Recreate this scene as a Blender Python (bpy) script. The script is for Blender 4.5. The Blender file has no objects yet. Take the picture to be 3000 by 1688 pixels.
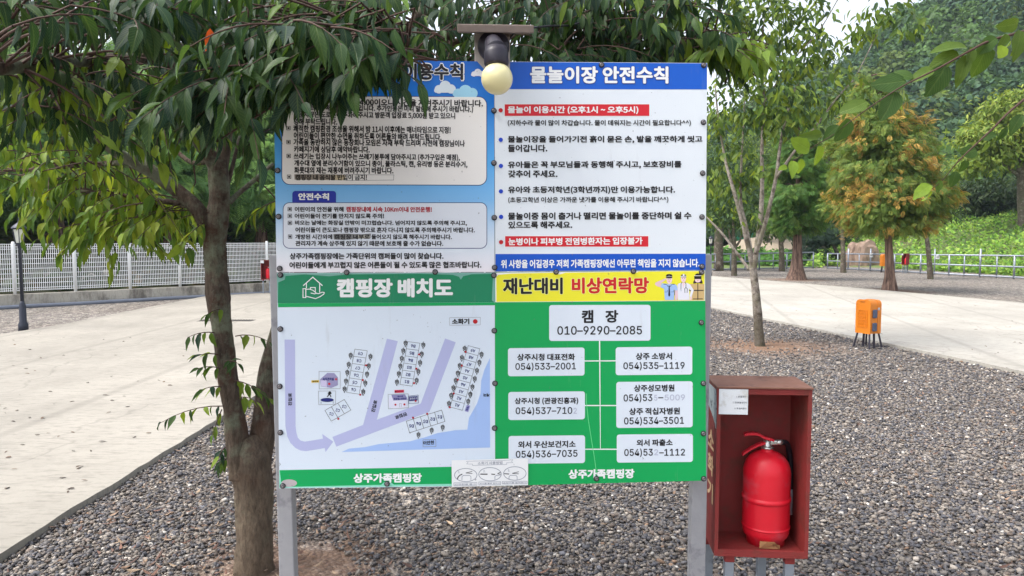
import bpy, bmesh, math, random
import numpy as np
from mathutils import Vector, Matrix
from mathutils.geometry import tessellate_polygon
from mathutils import noise as mnoise
rnd = random.Random(7); rng = np.random.default_rng(7)
SC = bpy.context.scene; COL = SC.collection
R = math.radians
# ------------------------------------------------------------------ camera, sky, sun, exposure
EYE = 1.55; F = 2167.0; PITCH = math.atan(144 / F)
cam = bpy.data.cameras.new('camera'); cam.lens = 36 * F / 3000; cam.sensor_width = 36
cam.clip_start = 0.05; cam.clip_end = 2000
co = bpy.data.objects.new('camera', cam); COL.objects.link(co)
co.location = (0, 0, EYE); co.rotation_euler = (math.pi / 2 - PITCH, 0, 0)
SC.camera = co
SUN_TO = Vector((-0.50, -0.12, 0.85)).normalized()
w = bpy.data.worlds.new('World'); SC.world = w; w.use_nodes = True
nt = w.node_tree; nt.nodes.clear()
sky = nt.nodes.new('ShaderNodeTexSky'); sky.sky_type = 'NISHITA'; sky.sun_disc = False
sky.sun_elevation = math.asin(SUN_TO.z); sky.sun_rotation = math.atan2(SUN_TO.x, SUN_TO.y)
sky.dust_density = 4.0; sky.air_density = 1.0; sky.ozone_density = 1.0
hs = nt.nodes.new('ShaderNodeHueSaturation'); hs.inputs['Saturation'].default_value = 0.36
bg = nt.nodes.new('ShaderNodeBackground'); bg.inputs[1].default_value = 0.15
wo = nt.nodes.new('ShaderNodeOutputWorld')
nt.links.new(sky.outputs[0], hs.inputs['Color']); nt.links.new(hs.outputs[0], bg.inputs[0]); nt.links.new(bg.outputs[0], wo.inputs[0])
sl = bpy.data.lights.new('sun', 'SUN'); sl.energy = 1.2; sl.angle = R(22); sl.color = (1.0, 0.95, 0.87)
so = bpy.data.objects.new('sun', sl); COL.objects.link(so)
so.rotation_euler = SUN_TO.to_track_quat('Z', 'Y').to_euler()
SC.view_settings.view_transform = 'Standard'; SC.view_settings.look = 'None'
SC.view_settings.exposure = 1.44; SC.view_settings.gamma = 1.0
SC.cycles.max_bounces = 8; SC.cycles.transparent_max_bounces = 8
# ------------------------------------------------------------------ placing: a pixel of the survey picture -> a point in the world
FW = Vector((0, math.cos(PITCH), -math.sin(PITCH))); UPV = Vector((0, math.sin(PITCH), math.cos(PITCH))); CAM = Vector((0, 0, EYE))
def ray(px, py): return FW + Vector((1, 0, 0)) * ((px - 1500) / F) + UPV * ((844 - py) / F)
def at(px, py, Y):
    d = ray(px, py); return CAM + d * (Y / d.y)
def ground(px, py, z=0.0):
    d = ray(px, py); return CAM + d * ((z - EYE) / d.z)
# ------------------------------------------------------------------ materials
def S(r, g, b):
    f = lambda c: (c / 255 / 12.92) if c / 255 <= 0.04045 else ((c / 255 + 0.055) / 1.055) ** 2.4
    return (f(r), f(g), f(b))
def K(c, k): return tuple(min(0.85, x * k) for x in c)
class N:
    def __init__(s, m): s.t = m.node_tree; s.l = s.t.links.new
    def __call__(s, typ, **kw):
        n = s.t.nodes.new('ShaderNode' + typ)
        for k, v in kw.items():
            if k in n.bl_rna.properties and k not in ('inputs',): setattr(n, k, v)
            else: n.inputs[k.replace('_', ' ')].default_value = v
        return n
    def ramp(s, src, stops):
        n = s.t.nodes.new('ShaderNodeValToRGB'); e = n.color_ramp.elements
        while len(e) < len(stops): e.new(0.5)
        for q, (p, c) in zip(e, stops): q.position = p; q.color = (c, c, c, 1) if isinstance(c, (int, float)) else (*c, 1)
        s.l(src, n.inputs[0]); return n.outputs[0]
    def mix(s, fac, a, b, mode='MIX'):
        n = s.t.nodes.new('ShaderNodeMix'); n.data_type = 'RGBA'; n.blend_type = mode
        for i, v in ((0, fac), (6, a), (7, b)):
            if hasattr(v, 'is_output'): s.l(v, n.inputs[i])
            elif i == 0: n.inputs[0].default_value = v
            else: n.inputs[i].default_value = (*v[:3], 1)
        return n.outputs[2]
    def coord(s, scale=(1, 1, 1), kind='Object', rot=(0, 0, 0)):
        tc = s.t.nodes.new('ShaderNodeTexCoord'); mp = s.t.nodes.new('ShaderNodeMapping')
        mp.inputs['Scale'].default_value = scale; mp.inputs['Rotation'].default_value = rot
        s.l(tc.outputs[kind], mp.inputs[0]); return mp.outputs[0]
    def noise(s, vec, scale, detail=4, rough=0.55):
        n = s('TexNoise', Scale=scale, Detail=detail, Roughness=rough); s.l(vec, n.inputs['Vector']); return n.outputs[0]
    def bump(s, h, strength, dist=0.01, prev=None):
        n = s('Bump', Strength=strength, Distance=dist); s.l(h, n.inputs['Height'])
        if prev is not None: s.l(prev, n.inputs['Normal'])
        return n.outputs[0]
def newmat(name):
    m = bpy.data.materials.new(name); m.use_nodes = True; return m, N(m), m.node_tree.nodes['Principled BSDF']
def simple(name, c, rough=0.55, metal=0.0, var=0.12, vs=9.0, bump=0.0, bs=60.0, spec=0.4, dirt=None, ds=4.0, dlo=0.55, dhi=0.7):
    m, n, p = newmat(name); v = n.coord()
    a = n.mix(n.noise(v, vs), K(c, 1 - var), K(c, 1 + var))
    if dirt: a = n.mix(n.ramp(n.noise(v, ds, 6, 0.65), [(dlo, 0), (dhi, 1)]), a, dirt)
    n.l(a, p.inputs['Base Color'])
    n.l(n.ramp(n.noise(v, vs * 2.3), [(0.3, max(0.05, rough - 0.1)), (0.7, min(1, rough + 0.1))]), p.inputs['Roughness'])
    p.inputs['Metallic'].default_value = metal; p.inputs['Specular IOR Level'].default_value = spec
    if bump: n.l(n.bump(n.noise(v, bs, 5), bump), p.inputs['Normal'])
    return m
def leafmat(name, gloss=0.42, trans=0.35, veins=False):
    m, n, p = newmat(name)
    at_ = n('Attribute', attribute_name='Col'); c = at_.outputs['Color']
    if veins:
        uv = n('Attribute', attribute_name='leafuv'); sx = n('SeparateXYZ'); n.l(uv.outputs['Vector'], sx.inputs[0])
        ab = n('Math', operation='ABSOLUTE'); n.l(sx.outputs[1], ab.inputs[0])
        ml = n('Math', operation='MULTIPLY_ADD'); n.l(ab.outputs[0], ml.inputs[0]); ml.inputs[1].default_value = -0.55; n.l(sx.outputs[0], ml.inputs[2])
        sn = n('Math', operation='MULTIPLY'); n.l(ml.outputs[0], sn.inputs[0]); sn.inputs[1].default_value = 58
        s2 = n('Math', operation='SINE'); n.l(sn.outputs[0], s2.inputs[0])
        vein = n.ramp(s2.outputs[0], [(0.80, 0), (0.98, 1)])
        mid = n.ramp(ab.outputs[0], [(0.03, 1), (0.07, 0)])
        mx = n('Math', operation='MAXIMUM'); n.l(vein, mx.inputs[0]); n.l(mid, mx.inputs[1])
        c = n.mix(n.mix(0.16, (0, 0, 0), mx.outputs[0], 'MIX'), n.mix(n.noise(n.coord(), 60, 4), n.mix(1.0, c, (.72, .72, .72), 'MULTIPLY'), n.mix(1.0, c, (1.22, 1.2, 1.1), 'MULTIPLY')), (0.22, 0.30, 0.09))
        n.l(n.bump(mx.outputs[0], 0.5, 0.002), p.inputs['Normal'])
    n.l(c, p.inputs['Base Color']); p.inputs['Roughness'].default_value = gloss; p.inputs['Specular IOR Level'].default_value = 0.16
    tr = n('BsdfTranslucent'); n.l(n.mix(1.0, c, (1.9, 1.75, 0.8), 'MULTIPLY'), tr.inputs[0])
    ms = n('MixShader'); ms.inputs[0].default_value = trans
    n.l(p.outputs[0], ms.inputs[1]); n.l(tr.outputs[0], ms.inputs[2])
    n.l(ms.outputs[0], m.node_tree.nodes['Material Output'].inputs[0]); return m
def barkmat(name, c1, c2, patch=None, lichen=None, sc=(14, 14, 3), b=0.8, old=None):
    m, n, p = newmat(name); v = n.coord(sc); v1 = n.coord()
    a = n.mix(n.ramp(n.noise(v, 2.0, 8, 0.7), [(0.35, 0), (0.65, 1)]), c1, c2)
    if patch: a = n.mix(n.ramp(n.noise(v1, 5, 6, 0.6), [(0.52, 0), (0.6, 1)]), a, patch)
    if lichen: a = n.mix(n.ramp(n.noise(v1, 3.2, 8, 0.7), [(0.50, 0), (0.60, 0.8)]), a, lichen)
    if old:                                                 # the old foot of the trunk carries paler, flaking bark
        sx = n('SeparateXYZ'); n.l(v1, sx.inputs[0]); ad = n('Math', operation='MULTIPLY_ADD'); n.l(n.noise(v1, 4, 5), ad.inputs[0]); ad.inputs[1].default_value = .5; n.l(sx.outputs[2], ad.inputs[2])
        a = n.mix(n.ramp(ad.outputs[0], [(.55, .75), (1.0, 0)]), a, n.mix(n.ramp(n.noise(v, 2.4, 8, .75), [(.4, 0), (.6, 1)]), old, K(old, .5)))
    n.l(a, p.inputs['Base Color']); p.inputs['Roughness'].default_value = 0.9; p.inputs['Specular IOR Level'].default_value = 0.2
    n.l(n.bump(n.noise(v, 3.0, 8, 0.7), b, 0.045), p.inputs['Normal']); return m
# ------------------------------------------------------------------ meshes
def link(name, me, mats, parent=None, base=(0, 0, 0)):
    o = bpy.data.objects.new(name, me); COL.objects.link(o)
    for m in (mats if isinstance(mats, (list, tuple)) else [mats]): me.materials.append(m)
    if parent is not None: o.parent = parent
    return o
def tag(o, label=None, cat=None, group=None, kind=None):
    for k, v in (('label', label), ('category', cat), ('group', group), ('kind', kind)):
        if v: o[k] = v
    return o
BASE = {}
def thing(name, base, label, cat, group=None, rz=0):
    o = bpy.data.objects.new(name, None); COL.objects.link(o); o.empty_display_size = 0.1
    o.location = base; o.rotation_euler = (0, 0, rz); BASE[o] = Vector(base) if rz == 0 else Vector((0, 0, 0))
    return tag(o, label, cat, group)
class MB:
    def __init__(s): s.v = []; s.f = []; s.m = []; s.k = 0; s.sm = []
    def add(s, vs, fs, smooth=False):
        b = len(s.v); s.v += [tuple(v) for v in vs]
        for f in fs: s.f.append([b + i for i in f]); s.m.append(s.k); s.sm.append(smooth)
        return s
    def box(s, c, d, rot=None, bev=0.0):
        c = Vector(c); M = rot if rot is not None else Matrix.Identity(3); hx, hy, hz = d[0] / 2, d[1] / 2, d[2] / 2
        if bev <= 0:
            P = [Vector((x, y, z)) for z in (-hz, hz) for y in (-hy, hy) for x in (-hx, hx)]
            return s.add([c + M @ p for p in P], [(0, 2, 3, 1), (4, 5, 7, 6), (0, 1, 5, 4), (2, 6, 7, 3), (0, 4, 6, 2), (1, 3, 7, 5)])
        bm = bmesh.new(); bmesh.ops.create_cube(bm, size=1.0)
        for q in bm.verts: q.co = Vector((q.co.x * d[0], q.co.y * d[1], q.co.z * d[2]))
        bmesh.ops.bevel(bm, geom=bm.edges[:], offset=bev, segments=2, affect='EDGES', profile=0.5)
        bm.verts.index_update(); s.add([c + M @ q.co for q in bm.verts], [[q.index for q in f.verts] for f in bm.faces]); bm.free(); return s
    def bar(s, a, b, w, h=None, upv=(0, 0, 1), bev=0.0):
        a, b = Vector(a), Vector(b); z = (b - a).normalized(); x = Vector(upv).cross(z)
        if x.length < 1e-4: x = Vector((1, 0, 0))
        x.normalize(); y = z.cross(x); M = Matrix((x, y, z)).transposed()
        return s.box((a + b) / 2, (w, h or w, (b - a).length), M, bev)
    def tube(s, pts, rad, n=8, cap=True, wob=0.0, smooth=True):
        pts = [Vector(p) for p in pts]; rad = [rad] * len(pts) if isinstance(rad, (int, float)) else rad
        rings = []; px = None
        for i, p in enumerate(pts):
            t = (pts[min(i + 1, len(pts) - 1)] - pts[max(i - 1, 0)]).normalized()
            if px is None: px = t.orthogonal().normalized()
            px = (px - t * px.dot(t)); px = px.normalized() if px.length > 1e-6 else t.orthogonal().normalized()
            py = t.cross(px); ring = []
            for k in range(n):
                a = 2 * math.pi * k / n; r = rad[i]
                if wob > .1: r *= 1 - .10 * abs(mnoise.noise(Vector((math.cos(a) * 5 + p.x * 9, math.sin(a) * 5 + p.y * 9, p.z * 9)))) + .05 * mnoise.noise(Vector((math.cos(a) * 11, math.sin(a) * 11, p.z * 30)))
                if wob: r *= 1 + wob * mnoise.noise(Vector((math.cos(a) * 1.7 + p.x * 3, math.sin(a) * 1.7 + p.y * 3, p.z * 5)))
                ring.append(p + (px * math.cos(a) + py * math.sin(a)) * r)
            rings.append(ring)
        vs = [v for r_ in rings for v in r_]
        fs = [(i * n + k, i * n + (k + 1) % n, (i + 1) * n + (k + 1) % n, (i + 1) * n + k) for i in range(len(pts) - 1) for k in range(n)]
        if cap: fs += [tuple(range(n - 1, -1, -1)), tuple((len(pts) - 1) * n + k for k in range(n))]
        return s.add(vs, fs, smooth)
    def lathe(s, prof, c=(0, 0, 0), n=24, M=None, smooth=True):
        c = Vector(c); vs = []
        for r, z in prof:
            for k in range(n):
                a = 2 * math.pi * k / n; q = Vector((r * math.cos(a), r * math.sin(a), z)); vs.append(c + (M @ q if M is not None else q))
        m = len(prof)
        fs = [(i * n + k, i * n + (k + 1) % n, (i + 1) * n + (k + 1) % n, (i + 1) * n + k) for i in range(m - 1) for k in range(n)]
        fs += [tuple(range(n - 1, -1, -1)), tuple((m - 1) * n + k for k in range(n))]
        return s.add(vs, fs, smooth)
    def prism(s, poly, z0, z1, fn=None):
        n = len(poly); fn = fn or (lambda x, y, z: (x, y, z))
        vs = [fn(x, y, z0) for x, y in poly] + [fn(x, y, z1) for x, y in poly]
        tri = tessellate_polygon([[Vector((x, y, 0)) for x, y in poly]])
        fs = [tuple(t) for t in tri] + [tuple(n + i for i in t[::-1]) for t in tri] + [(i, (i + 1) % n, n + (i + 1) % n, n + i) for i in range(n)]
        return s.add(vs, fs)
    def build(s, name, mats, parent=None, base=None, recalc=True):
        b = Vector(base) if base is not None else (Vector((0, 0, 0)) if parent is None else BASE.get(parent, Vector((0, 0, 0))))
        me = bpy.data.meshes.new(name); me.from_pydata([Vector(v) - b for v in s.v], [], s.f)
        me.polygons.foreach_set('material_index', s.m); me.polygons.foreach_set('use_smooth', s.sm)
        if recalc:
            bm = bmesh.new(); bm.from_mesh(me); bmesh.ops.recalc_face_normals(bm, faces=bm.faces[:]); bm.to_mesh(me); bm.free()
        o = link(name, me, mats, parent); BASE[o] = b
        if parent is None: o.location = b
        return o
def resample(pts, k):
    P = [Vector(p) for p in pts]; out = []
    for i in range(len(P) - 1):
        p0, p1, p2, p3 = P[max(i - 1, 0)], P[i], P[i + 1], P[min(i + 2, len(P) - 1)]
        for j in range(k):
            t = j / k
            out.append(0.5 * ((2 * p1) + (p2 - p0) * t + (2 * p0 - 5 * p1 + 4 * p2 - p3) * t * t + (3 * p1 - p0 - 3 * p2 + p3) * t ** 3))
    return out + [P[-1]]
def reradius(rad, k): return [rad[i] + (rad[i + 1] - rad[i]) * j / k for i in range(len(rad) - 1) for j in range(k)] + [rad[-1]]
def np_mesh(name, V, Fc, mats, parent=None, colors=None, uv=None, smooth=False, midx=None):
    V = np.asarray(V, np.float32); Fc = np.asarray(Fc, np.int32)
    if parent is not None: V = V - np.array(BASE.get(parent, Vector((0, 0, 0))), np.float32)
    me = bpy.data.meshes.new(name); nf, k = Fc.shape
    me.vertices.add(len(V)); me.vertices.foreach_set('co', V.ravel())
    me.loops.add(nf * k); me.loops.foreach_set('vertex_index', Fc.ravel())
    me.polygons.add(nf); me.polygons.foreach_set('loop_start', np.arange(0, nf * k, k, dtype=np.int32))
    if smooth: me.polygons.foreach_set('use_smooth', np.ones(nf, bool))
    me.update(calc_edges=True)
    if colors is not None:
        a = me.attributes.new('Col', 'FLOAT_COLOR', 'POINT'); c4 = np.ones((len(V), 4), np.float32); c4[:, :3] = colors; a.data.foreach_set('color', c4.ravel())
    if uv is not None:
        a = me.attributes.new('leafuv', 'FLOAT_VECTOR', 'POINT'); a.data.foreach_set('vector', np.asarray(uv, np.float32).ravel())
    if midx is not None: me.polygons.foreach_set('material_index', np.asarray(midx, np.int32))
    me.validate()
    return link(name, me, mats, parent)
def leaf_template(rows, hw, droop=0.18, fold=0.10):
    V = []; U = []
    for t, h in zip(rows, hw):
        for s_ in (-1, 0, 1):
            V.append((t, s_ * h, -droop * t * t + fold * abs(s_) * h * 3)); U.append((t, s_ * h * 3, 0))
    Fc = []
    for i in range(len(rows) - 1):
        b = i * 3; Fc += [(b, b + 1, b + 4, b + 3), (b + 1, b + 2, b + 5, b + 4)]
    return np.array(V, np.float32), np.array(Fc, np.int32), np.array(U, np.float32)
LEAF_BIG0 = leaf_template([0, .06, .16, .3, .46, .62, .78, .9, 1.0], [.004, .07, .145, .185, .18, .14, .08, .035, .002])
def variants(tpl, n, seed):                                # the same leaf, curled, narrowed and nibbled differently
    q = np.random.default_rng(seed); V, Fc, U = tpl; out = []
    for i in range(n):
        W = V.copy(); W[:, 1] *= q.uniform(.72, 1.15); W[:, 2] += -q.uniform(-.05, .32) * V[:, 0] ** 2 + q.uniform(-.5, .9) * np.abs(V[:, 1]) * V[:, 0]; W[:, 1] += q.uniform(-.16, .16) * V[:, 0] ** 2; W[:, 2] += .9 * q.uniform(-.5, .5) * V[:, 1] * V[:, 0]
        W[:, 1] *= 1 + .10 * q.standard_normal(len(V)); out.append(W)
    return np.array(out, np.float32), Fc, U
LEAF_BIG = variants(LEAF_BIG0, 14, 3)
LEAF_OVAL = leaf_template([0, .04, .14, .3, .5, .7, .87, .96, 1.0], [.004, .12, .23, .30, .30, .24, .13, .05, .002], 0.12, 0.08)
LEAF_OVAL = variants(LEAF_OVAL, 9, 5)
LEAF_MID = leaf_template([0, .2, .5, 1.0], [.01, .15, .17, .005], 0.2, 0.12)
def frond():
    V = []; Fc = []
    for i in range(8):
        t = i / 8.5; z = -.28 * t * t
        for s_ in (-1, 1):
            b = len(V); h = 0.30 * math.sin(min(1, t * .95 + 0.22) * math.pi * 0.85)
            V += [(t, 0, z), (t + .05, s_ * h * .55, z + .01), (t + .15, s_ * h, z - .05), (t + .11, s_ * h * .45, z - .03)]
            Fc.append((b, b + 1, b + 2, b + 3))
    return np.array(V, np.float32), np.array(Fc, np.int32), np.zeros((len(V), 3), np.float32)
FROND = frond()
def clump():
    V = [(0, 0, 0), (.25, -.35, .05), (.6, -.3, -.05), (1, 0, -.1), (.7, .32, 0), (.3, .38, .06), (.5, 0, .12)]
    return np.array(V, np.float32), np.array([(0, 1, 2, 6), (6, 2, 3, 4), (0, 6, 4, 5)], np.int32), np.zeros((7, 3), np.float32)
CLUMP = clump()
def unit(a): return a / np.maximum(1e-6, np.linalg.norm(a, axis=-1, keepdims=True))
def cloud(name, P, D, NR, size, cols, mat, tpl, parent=None, smooth=True):
    V, Fc, U = tpl; P = np.asarray(P, np.float32); D = unit(np.asarray(D, np.float32)); NR = np.asarray(NR, np.float32)
    NR = unit(NR - D * (NR * D).sum(1, keepdims=True)); Y = np.cross(NR, D)
    M = np.stack([D, Y, NR], axis=2)
    W = (np.einsum('nij,vj->nvi', M, V) if V.ndim == 2 else np.einsum('nij,nvj->nvi', M, V[rng.integers(0, len(V), len(P))])) * np.asarray(size, np.float32)[:, None, None] + P[:, None, :]
    n, k = len(P), V.shape[-2]
    FF = (Fc[None] + (np.arange(n) * k)[:, None, None]).reshape(-1, Fc.shape[1])
    return np_mesh(name, W.reshape(-1, 3), FF, mat, parent, np.repeat(cols, k, axis=0), np.tile(U, (n, 1)), smooth)
def palette(n, pal, jit=0.15):
    pal = np.array(pal, np.float32); i = rng.integers(0, len(pal), n); j = rng.integers(0, len(pal), n); t = rng.random((n, 1))
    return np.clip((pal[i] * t + pal[j] * (1 - t)) * (1 + jit * rng.standard_normal((n, 1))), 0.004, 0.8)
def copy_tree(o, parent=None):
    c = o.copy(); COL.objects.link(c); c.parent = parent
    for ch in list(o.children): copy_tree(ch, c)
    return c
# ------------------------------------------------------------------ the setting: ground, roads, hill
def gravel_mat():
    m, n, p = newmat('gravel'); v = n.coord()
    vo = n('TexVoronoi', Scale=42.0); n.l(v, vo.inputs['Vector'])
    sp = n('SeparateColor'); n.l(vo.outputs['Color'], sp.inputs[0])
    c = n.ramp(sp.outputs[0], [(0.0, S(106, 104, 106)), (0.3, S(134, 128, 124)), (0.55, S(158, 150, 142)), (0.78, S(174, 164, 152)), (0.93, S(200, 194, 186)), (1.0, S(78, 76, 80))])
    c = n.mix(n.ramp(n.noise(v, 0.5, 5), [(0.42, 0), (0.68, 0.28)]), c, S(148, 134, 120))
    v2 = n('TexVoronoi', Scale=13.0); n.l(v, v2.inputs['Vector']); sp2 = n('SeparateColor'); n.l(v2.outputs['Color'], sp2.inputs[0])
    c = n.mix(1.0, c, n.ramp(sp2.outputs[1], [(0, .40), (.5, .72), (1, 1.15)]), 'MULTIPLY')
    edge = n.ramp(vo.outputs['Distance'], [(0.35, 0), (0.85, 0.5)])
    c = n.mix(edge, c, S(58, 52, 48))
    for (x, y, r0, r1, k) in ((ground(2226, 1014).x, ground(2226, 1014).y, 0.35, 1.5, .9), (-1.05, 3.35, 0.2, 0.6, .8), (ground(2607, 853).x, ground(2607, 853).y, .4, 1.4, .7), (ground(2334, 820).x, ground(2334, 820).y, .4, 1.4, .7)):
        ds = n('VectorMath', operation='DISTANCE'); cx = n('CombineXYZ'); n.l(v, ds.inputs[0]); ds.inputs[1].default_value = (x, y, 0)
        ad = n('Math', operation='MULTIPLY_ADD'); n.l(n.noise(v, 3.5, 5), ad.inputs[0]); ad.inputs[1].default_value = 0.9; n.l(ds.outputs['Value'], ad.inputs[2])
        c = n.mix(n.ramp(ad.outputs[0], [((r0 + .45) / 4, k), ((r1 + .45) / 4, 0)]) if False else n.ramp(_div(n, ad.outputs[0], 4), [((r0 + .45) / 4, k), ((r1 + .45) / 4, 0)]), c, S(126, 98, 78))
    n.l(c, p.inputs['Base Color']); p.inputs['Roughness'].default_value = 0.85; p.inputs['Specular IOR Level'].default_value = 0.25
    iv = n('Math', operation='SUBTRACT'); iv.inputs[0].default_value = 1; n.l(vo.outputs['Distance'], iv.inputs[1])
    n.l(n.bump(iv.outputs[0], 1.0, 0.02), p.inputs['Normal']); return m
def _div(n, s, k):
    d = n('Math', operation='DIVIDE'); n.l(s, d.inputs[0]); d.inputs[1].default_value = k; return d.outputs[0]
def concrete_mat(name, c, stain=0.35, dark=None, ang=0.0, lines=True):
    m, n, p = newmat(name); v = n.coord(); vs = n.coord((1.0, 0.22, 1), rot=(0, 0, ang))
    a = n.mix(n.ramp(n.noise(v, 0.45, 6, 0.6), [(.3, 0), (.7, 1)]), K(c, 0.74), K(c, 1.10))
    a = n.mix(n.ramp(n.noise(vs, 2.6, 7, 0.65), [(0.50, 0), (0.72, stain)]), a, K(c, 0.60))
    a = n.mix(n.ramp(n.noise(v, 38, 4, 0.7), [(0.55, 0), (0.72, 0.35)]), a, K(c, 0.62))
    a = n.mix(n.ramp(n.noise(n.coord((5, 22, 5), rot=(0, 0, ang)), 1.6, 6, .7), [(0.50, 0), (0.64, 0.6)]), a, K(c, 0.55))
    a = n.mix(n.ramp(n.noise(v, 7, 6, .7), [(0.58, 0), (0.70, 0.28)]), a, K(c, 0.55))
    if lines:
        vo = n('TexVoronoi', Scale=0.42, feature='DISTANCE_TO_EDGE'); dv = n('VectorMath', operation='ADD')
        nz = n('TexNoise', Scale=1.1, Detail=5.0); n.l(v, nz.inputs['Vector']); n.l(nz.outputs['Color'], dv.inputs[0]); n.l(vs, dv.inputs[1]); n.l(dv.outputs[0], vo.inputs['Vector'])
        a = n.mix(n.ramp(vo.outputs[0], [(0.0, 0.42), (0.008, 0)]), a, K(c, 0.45))
        wv = n('TexWave', Scale=0.16, Distortion=0.25, wave_type='BANDS', bands_direction='X'); n.l(n.coord(rot=(0, 0, ang)), wv.inputs['Vector']); wv.inputs['Detail Scale'].default_value = 0.4
        a = n.mix(n.ramp(wv.outputs['Color'], [(0.0, 0.35), (0.012, 0)]), a, K(c, 0.5))
    if dark: a = n.mix(n.ramp(n.noise(n.coord((1.2, 1.2, 0.5)), 2.2, 7, 0.7), [(0.47, 0), (0.64, 0.8)]), a, dark)
    n.l(a, p.inputs['Base Color']); p.inputs['Roughness'].default_value = 0.85; p.inputs['Specular IOR Level'].default_value = 0.25
    n.l(n.bump(n.noise(v, 90, 6, 0.7), 0.35, 0.006), p.inputs['Normal']); return m
M_gravel = gravel_mat()
M_road = concrete_mat('road_concrete', S(153, 148, 139), ang=0.0)
M_road2 = concrete_mat('road_concrete_pale', S(168, 164, 156), ang=R(13), stain=0.25)
M_wallc = concrete_mat('wall_concrete', S(186, 180, 168), dark=S(84, 78, 72), lines=False)
M_grass = simple('grass_soil', (0.10, 0.14, 0.04), 0.95, var=0.5, vs=2.5, dirt=(0.16, 0.12, 0.07), ds=0.6)
M_earth = simple('bare_earth', (0.28, 0.23, 0.17), 0.95, var=0.3, vs=3, bump=0.4, bs=8)
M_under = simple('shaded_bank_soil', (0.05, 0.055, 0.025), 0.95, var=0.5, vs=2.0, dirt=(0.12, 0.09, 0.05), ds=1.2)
M_hill = simple('forest_floor', (0.035, 0.06, 0.02), 0.95, var=0.4, vs=0.3)
mb = MB(); mb.add([(-600, -60, 0), (600, -60, 0), (600, 900, 0), (-600, 900, 0)], [(0, 1, 2, 3)])
tag(mb.build('ground', M_gravel, recalc=False), kind='structure')
WA = ground(0, 906); WB = ground(790, 861); WD = (WB - WA).normalized(); WN = Vector((-WD.y, WD.x, 0))
def wall_at(px):                                            # point of the wall's base line under this bearing
    t = (px - 1500) / F; s_ = (WA.x - t * WA.y) / (t * WD.y - WD.x); return WA + WD * s_
def slab(name, poly, mat, h=0.05):
    # a poured slab: crisp top, slightly ragged edge
    pts = []
    n = len(poly)
    for i in range(n):
        a, b = Vector(poly[i]), Vector(poly[(i + 1) % n]); L = (b - a).length; k = max(1, int(L / 0.12)) if L < 60 else 1
        nn = Vector((-(b - a).y, (b - a).x)).normalized()
        for j in range(k):
            q = a.lerp(b, j / k)
            if k > 1 and j: q = q + nn * (0.022 * mnoise.noise(Vector((q.x * 5, q.y * 5, 1))) + 0.02 * mnoise.noise(Vector((q.x * .7, q.y * .7, 5))))
            pts.append((q.x, q.y))
    m_ = MB(); m_.prism(pts, -0.02, h); return tag(m_.build(name, mat), kind='structure')
g = lambda x, y: ground(x, y).to_2d()
wj = wall_at(603).to_2d(); wr = wall_at(1300).to_2d(); N3, N2, N1 = g(2081, 906), g(2495, 993), g(3000, 1100); F3, F2, F1 = g(2085, 812), g(2582, 854), g(3000, 893)
e0 = g(172, 960); e1 = g(0, 988)
slab('road', [(-2.46, -8), (-2.46, 15.5), (-1.9, 17.0), (-0.8, 17.8), (1.0, 18.0), wr.lerp(wj, -0.02) + Vector((0.6, -0.1)), wj + Vector((0.05, -0.05)), e0, e1, e1 + (e1 - e0) * 6], M_road)
slab('road', [N1 + (N1 - N2) * 2.5, N1, N2, N3, N3 + (N3 - N2) * .5, F3 + (F3 - F2) * .5, F3, F2, F1, F1 + (F1 - F2) * 3], M_road2, 0.045)
# left over: field behind the railing, slopes on the right, wooded hill
def sm(x): x = min(1, max(0, x)); return x * x * (3 - 2 * x)
EA = [(-1.0, .03), (-.2, .04), (0, .05), (.2, .10), (.3, .14), (.40, .20), (.44, .20), (.50, .235), (.58, .285), (.7, .36), (.9, .45), (1.3, .5)]
def e_of(a):
    for (a0, v0), (a1, v1) in zip(EA, EA[1:]):
        if a <= a1: return v0 + (v1 - v0) * max(0, (a - a0) / (a1 - a0))
    return EA[-1][1]
def rail_Y(a): return 41.0 - (a - .42) * 42 if a > .42 else 38.5 - (.42 - a) * 10
def terrain(a, d):
    d0 = rail_Y(a) + 1.0
    z = 3.4 * sm((d - d0) / 15) * sm((a - .44) / .07)
    z += 0.5 * sm((d - d0) / 8) * (1 - sm((a - .44) / .07))
    z += e_of(a) * 140 * sm((d - 62) / 80)
    return z + 0.25 * mnoise.noise(Vector((a * 40, d * .15, 0))) * sm((d - d0) / 3) - 0.05 * (1 - sm((d - d0) / 1.5))
na, nd = 90, 70; V = []; Fc = []
for i in range(na + 1):
    a = -0.9 + 2.2 * i / na; d0 = rail_Y(a) + .4 if a > 0.05 else 46
    for j in range(nd + 1):
        d = d0 + (175 - d0) * (j / nd) ** 1.7; V.append((a * d, d, terrain(a, d)))
for i in range(na):
    for j in range(nd): b = i * (nd + 1) + j; Fc.append((b, b + nd + 1, b + nd + 2, b + 1))
tag(np_mesh('hill', V, Fc, [M_grass, M_hill], smooth=True, midx=[1 if V[f[0]][1] > 57 else 0 for f in Fc]), kind='structure')
# dark planted bank behind the white fence
V = []; Fc = []; nn_, mm_ = 70, 16
def bank_z(t, s_): return 0.2 + 1.5 * sm(s_ / 5.0) + 1.8 * sm((s_ - 4) / 10) + 0.25 * mnoise.noise(Vector((t * .5, s_ * .6, 3)))
for i in range(nn_ + 1):
    t = -14 + 40 * i / nn_
    for j in range(mm_ + 1):
        s_ = 0.35 + 22 * (j / mm_) ** 1.6; q = WA + WD * t + WN * s_; V.append((q.x, q.y, bank_z(t, s_)))
for i in range(nn_):
    for j in range(mm_): b = i * (mm_ + 1) + j; Fc.append((b, b + mm_ + 1, b + mm_ + 2, b + 1))
tag(np_mesh('bank', V, Fc, M_under, smooth=True), kind='structure')
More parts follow.
